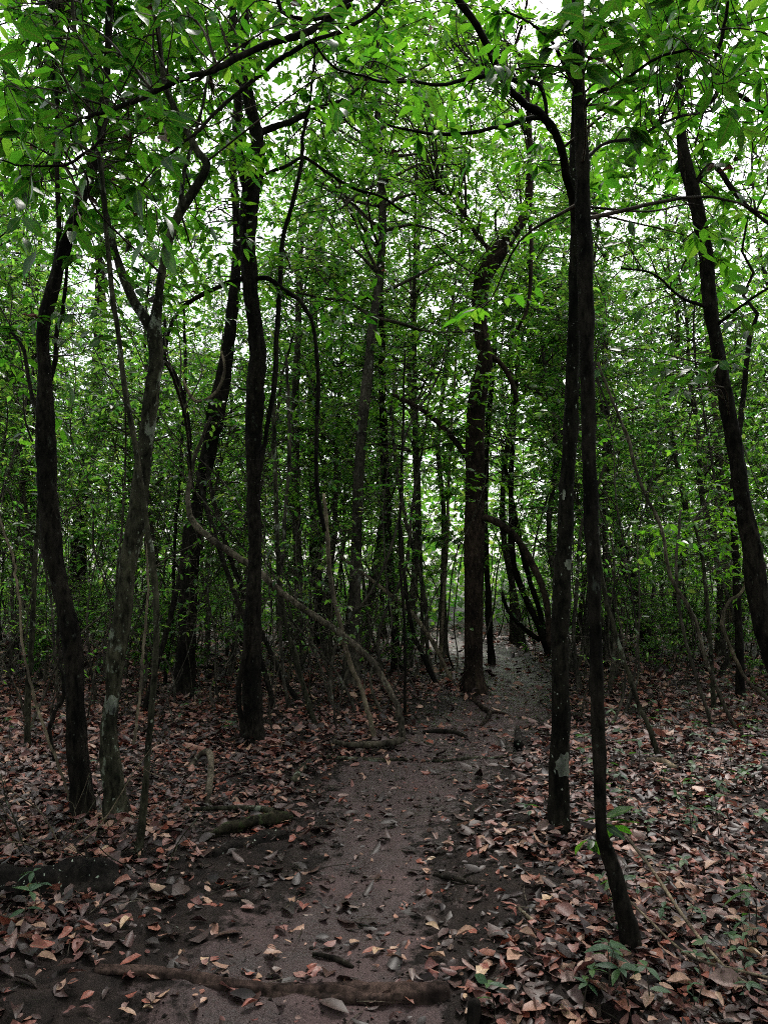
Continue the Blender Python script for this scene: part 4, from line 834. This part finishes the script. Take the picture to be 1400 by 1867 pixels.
ground_wood('surface_root', 'crooked root crossing the path below the thick red-brown trunk', 'root', [(862, 1276, 8), (876, 1290, 8), (892, 1301, 9), (886, 1315, 8), (876, 1325, 6)], M_BARKR, 8, 8, .25)
ground_wood('surface_root', 'short root branching right from the crooked root on the path', 'root', [(890, 1302, 7), (906, 1300, 6), (926, 1304, 4)], M_BARKR, 9, 7, .25)
ground_wood('surface_root', 'dark flat root lying on the path at the left, before the red-brown trunk', 'root', [(772, 1338, 8), (800, 1336, 9), (828, 1338, 9), (850, 1346, 7)], M_BARK, 10, 8, .2)
ground_wood('surface_root', 'thin root running across the width of the path', 'root', [(770, 1390, 6), (820, 1388, 7), (860, 1384, 7), (905, 1382, 5), (940, 1374, 4)], M_BARKG, 11, 7, .4)
ground_wood('tree_stump', 'small dark stump at the right edge of the path before the lichen-patched trunk', 'stump', [(946, 1368, 18), (945, 1360, 14, .06), (944, 1352, 8, .12)], M_CHAR, 12, 9, .0)
ground_wood('fallen_twig', 'dark curved twig on the mud in the middle of the near path', 'twig', [(570, 1742, 6), (596, 1748, 10), (622, 1756, 10), (644, 1766, 7)], M_BARK, 13, 7, .1)
ground_wood('fallen_twig', 'thin dark twig at the right edge of the near path', 'twig', [(790, 1598, 7), (830, 1606, 9), (870, 1616, 6)], M_BARK, 14, 7, .1)
ground_wood('fallen_twig', 'short stick leaning on the litter right of the near path', 'twig', [(946, 1668, 6), (962, 1684, 8), (975, 1692, 7)], M_PALE, 15, 7, .0, raise_=.02)
ground_wood('fallen_twig', 'long thin twig crossing the lower right litter', 'twig', [(1130, 1600, 5, .25), (1190, 1650, 6, .15), (1260, 1730, 6, .08), (1330, 1800, 6, .05), (1400, 1840, 5, .05)], M_PALE, 16, 6, .0)
ground_wood('fallen_twig', 'thin pale twig lying flat toward the bottom right corner', 'twig', [(1150, 1690, 4, .1), (1250, 1770, 5, .06), (1330, 1798, 5, .06), (1400, 1810, 4, .05)], M_PALE, 17, 6, .0)
ground_wood('fallen_branch', 'grey branch lying in the litter on the right, behind the black trunk', 'branch', [(1180, 1390, 10), (1210, 1396, 14), (1232, 1404, 9)], M_PALE, 18, 8, .1)
ground_wood('fallen_branch', 'dark branch lying in the litter far left behind the trunks', 'branch', [(355, 1222, 8), (400, 1220, 9), (440, 1214, 7)], M_BARK, 19, 7, .1)
# the peg that holds the step
q, t = on_ground(862, 1866); r = 12 * t / F
mb = MB(); zz = np.array((-.15, 0, .04, .075, .085)); mb.add(*tube(np.stack([np.full(5, q[0]) + zz * .1, np.full(5, q[1]), q[2] + zz], -1), r * np.array((1, 1, 1.03, .95, .5)), 10, .2, 3))
tag(link('wooden_peg', mb.mesh('wooden_peg', M_CHAR, q), None, q), 'dark wooden peg driven in at the right end of the log step', 'peg')
# bare twiggy shrub, lower left
def bare_shrub(label, px, py, n, L, seed, m, spread_=(1, 1)):
    rg = np.random.default_rng(seed); q, t = on_ground(px, py); e = link('bare_shrub', None, None, q); tag(e, label, 'shrub')
    for i in range(n):
        d = unit(np.array((rg.normal(0, 1) * spread_[0], rg.normal(0, .6), rg.uniform(.15, .9)))); l = L * rg.uniform(.5, 1.1); pts = [q - (0, 0, .06)]
        for k in range(6): d = unit(d + rg.normal(0, .16, 3)); pts.append(pts[-1] + d * l / 6)
        mb = MB(); S = spline(np.array(pts), 3); mb.add(*tube(S, np.linspace(.0055, .0015, len(S)), 5, cap=False))
        for _ in range(4):
            k = rg.integers(len(S) // 3, len(S) - 1); dd = unit(S[k + 1] - S[k] + rg.normal(0, .04, 3)); l2 = rg.uniform(.1, .35); mb.add(*tube(np.array([S[k], S[k] + dd * l2 * .5 + rg.normal(0, .015, 3), S[k] + dd * l2]), [.002, .0016, .001], 4, cap=False))
        link('twig', mb.mesh('twig', m, q), e)
bare_shrub('bare twiggy shrub spreading before the crooked black trunk', 118, 1545, 9, 1.0, 5, M_PALE)
bare_shrub('bare twigs rising beside the charred log at the left edge', 60, 1560, 6, .8, 6, M_BARKG)
bare_shrub('leafless twigs arching over the litter right of the thin straight stem', 300, 1590, 4, .55, 8, M_BARKG)

# ------------------------------------------------------------------ seedlings
SEED_LEAF = [mk_mesh('leaf', v, t, None, M_SEED) for v, t in (leaf_shape(5, .2, .25, .06, .36, seed=81), leaf_shape(5, .1, .4, .06, .42, seed=82))]
rngs = np.random.default_rng(123)
def seedling(px, py, h, n, L, label, group=None, leafm=None):
    L *= .68; q, t = on_ground(px, py); e = link('seedling', None, None, q); e.empty_display_size = .1
    if label is None:
        k = min(range(len(LAND)), key=lambda i: abs(LAND[i][0] - px)); sd_ = 'left' if px < LAND[k][0] else 'right'
        d_ = 'nearest' if py > 1640 else ('near' if py > 1500 else ('mid-distance' if py > 1350 else ('farther' if py > 1270 else 'farthest')))
        hh_ = 'tall' if h > .24 else ('low' if h < .14 else 'medium-height'); num = {4: 'four', 5: 'five', 6: 'six', 7: 'seven', 8: 'eight'}[n]
        label = f'{d_} {hh_} {num}-leaved seedling in the litter {sd_} of {LAND[k][1]}'; group = f'{d_} seedlings {sd_} of {LAND[k][1]}'
    tag(e, label, 'seedling', group)
    lean = rngs.normal(0, .15, 2) * h; S = spline(np.array([(0, 0, -.03), (lean[0] * .4, lean[1] * .4, h * .5), (lean[0], lean[1], h)]), 3)
    mb = MB(); mb.add(*tube(S, np.linspace(.0035, .0015, len(S)), 5)); link('stem', mb.mesh('stem', M_TWIG), e)
    a0 = rngs.uniform(0, 6.28)
    for i in range(n):
        a = a0 + i * 2.4 + rngs.normal(0, .3); f = 1 - .55 * (i // 4) / max(1, n / 4); k = int(np.clip(f * (len(S) - 1), 1, len(S) - 1))
        o = link('leaf', SEED_LEAF[i % 2], e); o.matrix_basis = leaf_matrix(S[k], (math.cos(a), math.sin(a), rngs.uniform(-.1, .5)), unit(np.array((0, 0, 1.)) + rngs.normal(0, .25, 3)), L * rngs.uniform(.7, 1.2), rngs.uniform(.85, 1.15))
    return e
for px, py, h, n, L, lb in [
    (1140, 1700, .22, 7, .12, 'pale grey-green seedling against the foot of the slender black trunk'), (1110, 1790, .14, 7, .10, 'low seedling with narrow leaves left of the black trunk foot'),
    (1060, 1850, .16, 8, .11, 'leafy seedling at the bottom edge right of the wooden peg'), (1150, 1845, .22, 8, .12, 'tall leafy seedling at the bottom edge, right of centre'),
    (905, 1850, .10, 5, .10, 'single pale-leaved seedling in the litter beside the wooden peg'), (80, 1660, .18, 7, .12, 'grey-green seedling in front of the charred log'), (40, 1690, .15, 6, .12, 'small seedling at the left edge below the charred log'),
    (1380, 1715, .2, 4, .2, 'broad-leaved seedling cut by the right edge'), (1060, 1410, .3, 7, .13, 'bright green seedling between the two foreground trunks'), (965, 1510, .15, 5, .11, 'small seedling left of the lichen-patched trunk foot'),
    (1165, 1400, .22, 6, .17, 'long-leaved bright seedling behind the slender black trunk'), (1090, 1460, .28, 8, .13, 'leafy seedling just behind the black trunk foot'), (170, 1420, .25, 5, .13, 'seedling between the two left trunks'), (325, 1340, .3, 7, .11, 'seedling in the litter left of the stout forked trunk')]:
    seedling(px, py, h, n, L, lb)
for _ in range(110):
    px, py = rngs.uniform(1090, 1400), 1215 + 330 * rngs.random() ** 1.4; seedling(px, py, rngs.uniform(.10, .32), int(rngs.integers(5, 9)), rngs.uniform(.07, .11), None, 'right')
for _ in range(30):
    px, py = rngs.uniform(0, 560), 1200 + 160 * rngs.random(); seedling(px, py, rngs.uniform(.12, .35), int(rngs.integers(5, 8)), rngs.uniform(.07, .11), None, 'left')
for _ in range(26):
    px, py = rngs.uniform(1080, 1400), rngs.uniform(1560, 1860); seedling(px, py, rngs.uniform(.06, .16), int(rngs.integers(4, 7)), rngs.uniform(.06, .10), None, 'low')
print('leaf parts', LEAF_PARTS, 'objects', len(bpy.data.objects), 'tris', sum(len(m.loops) - 2 * len(m.polygons) for m in bpy.data.meshes))
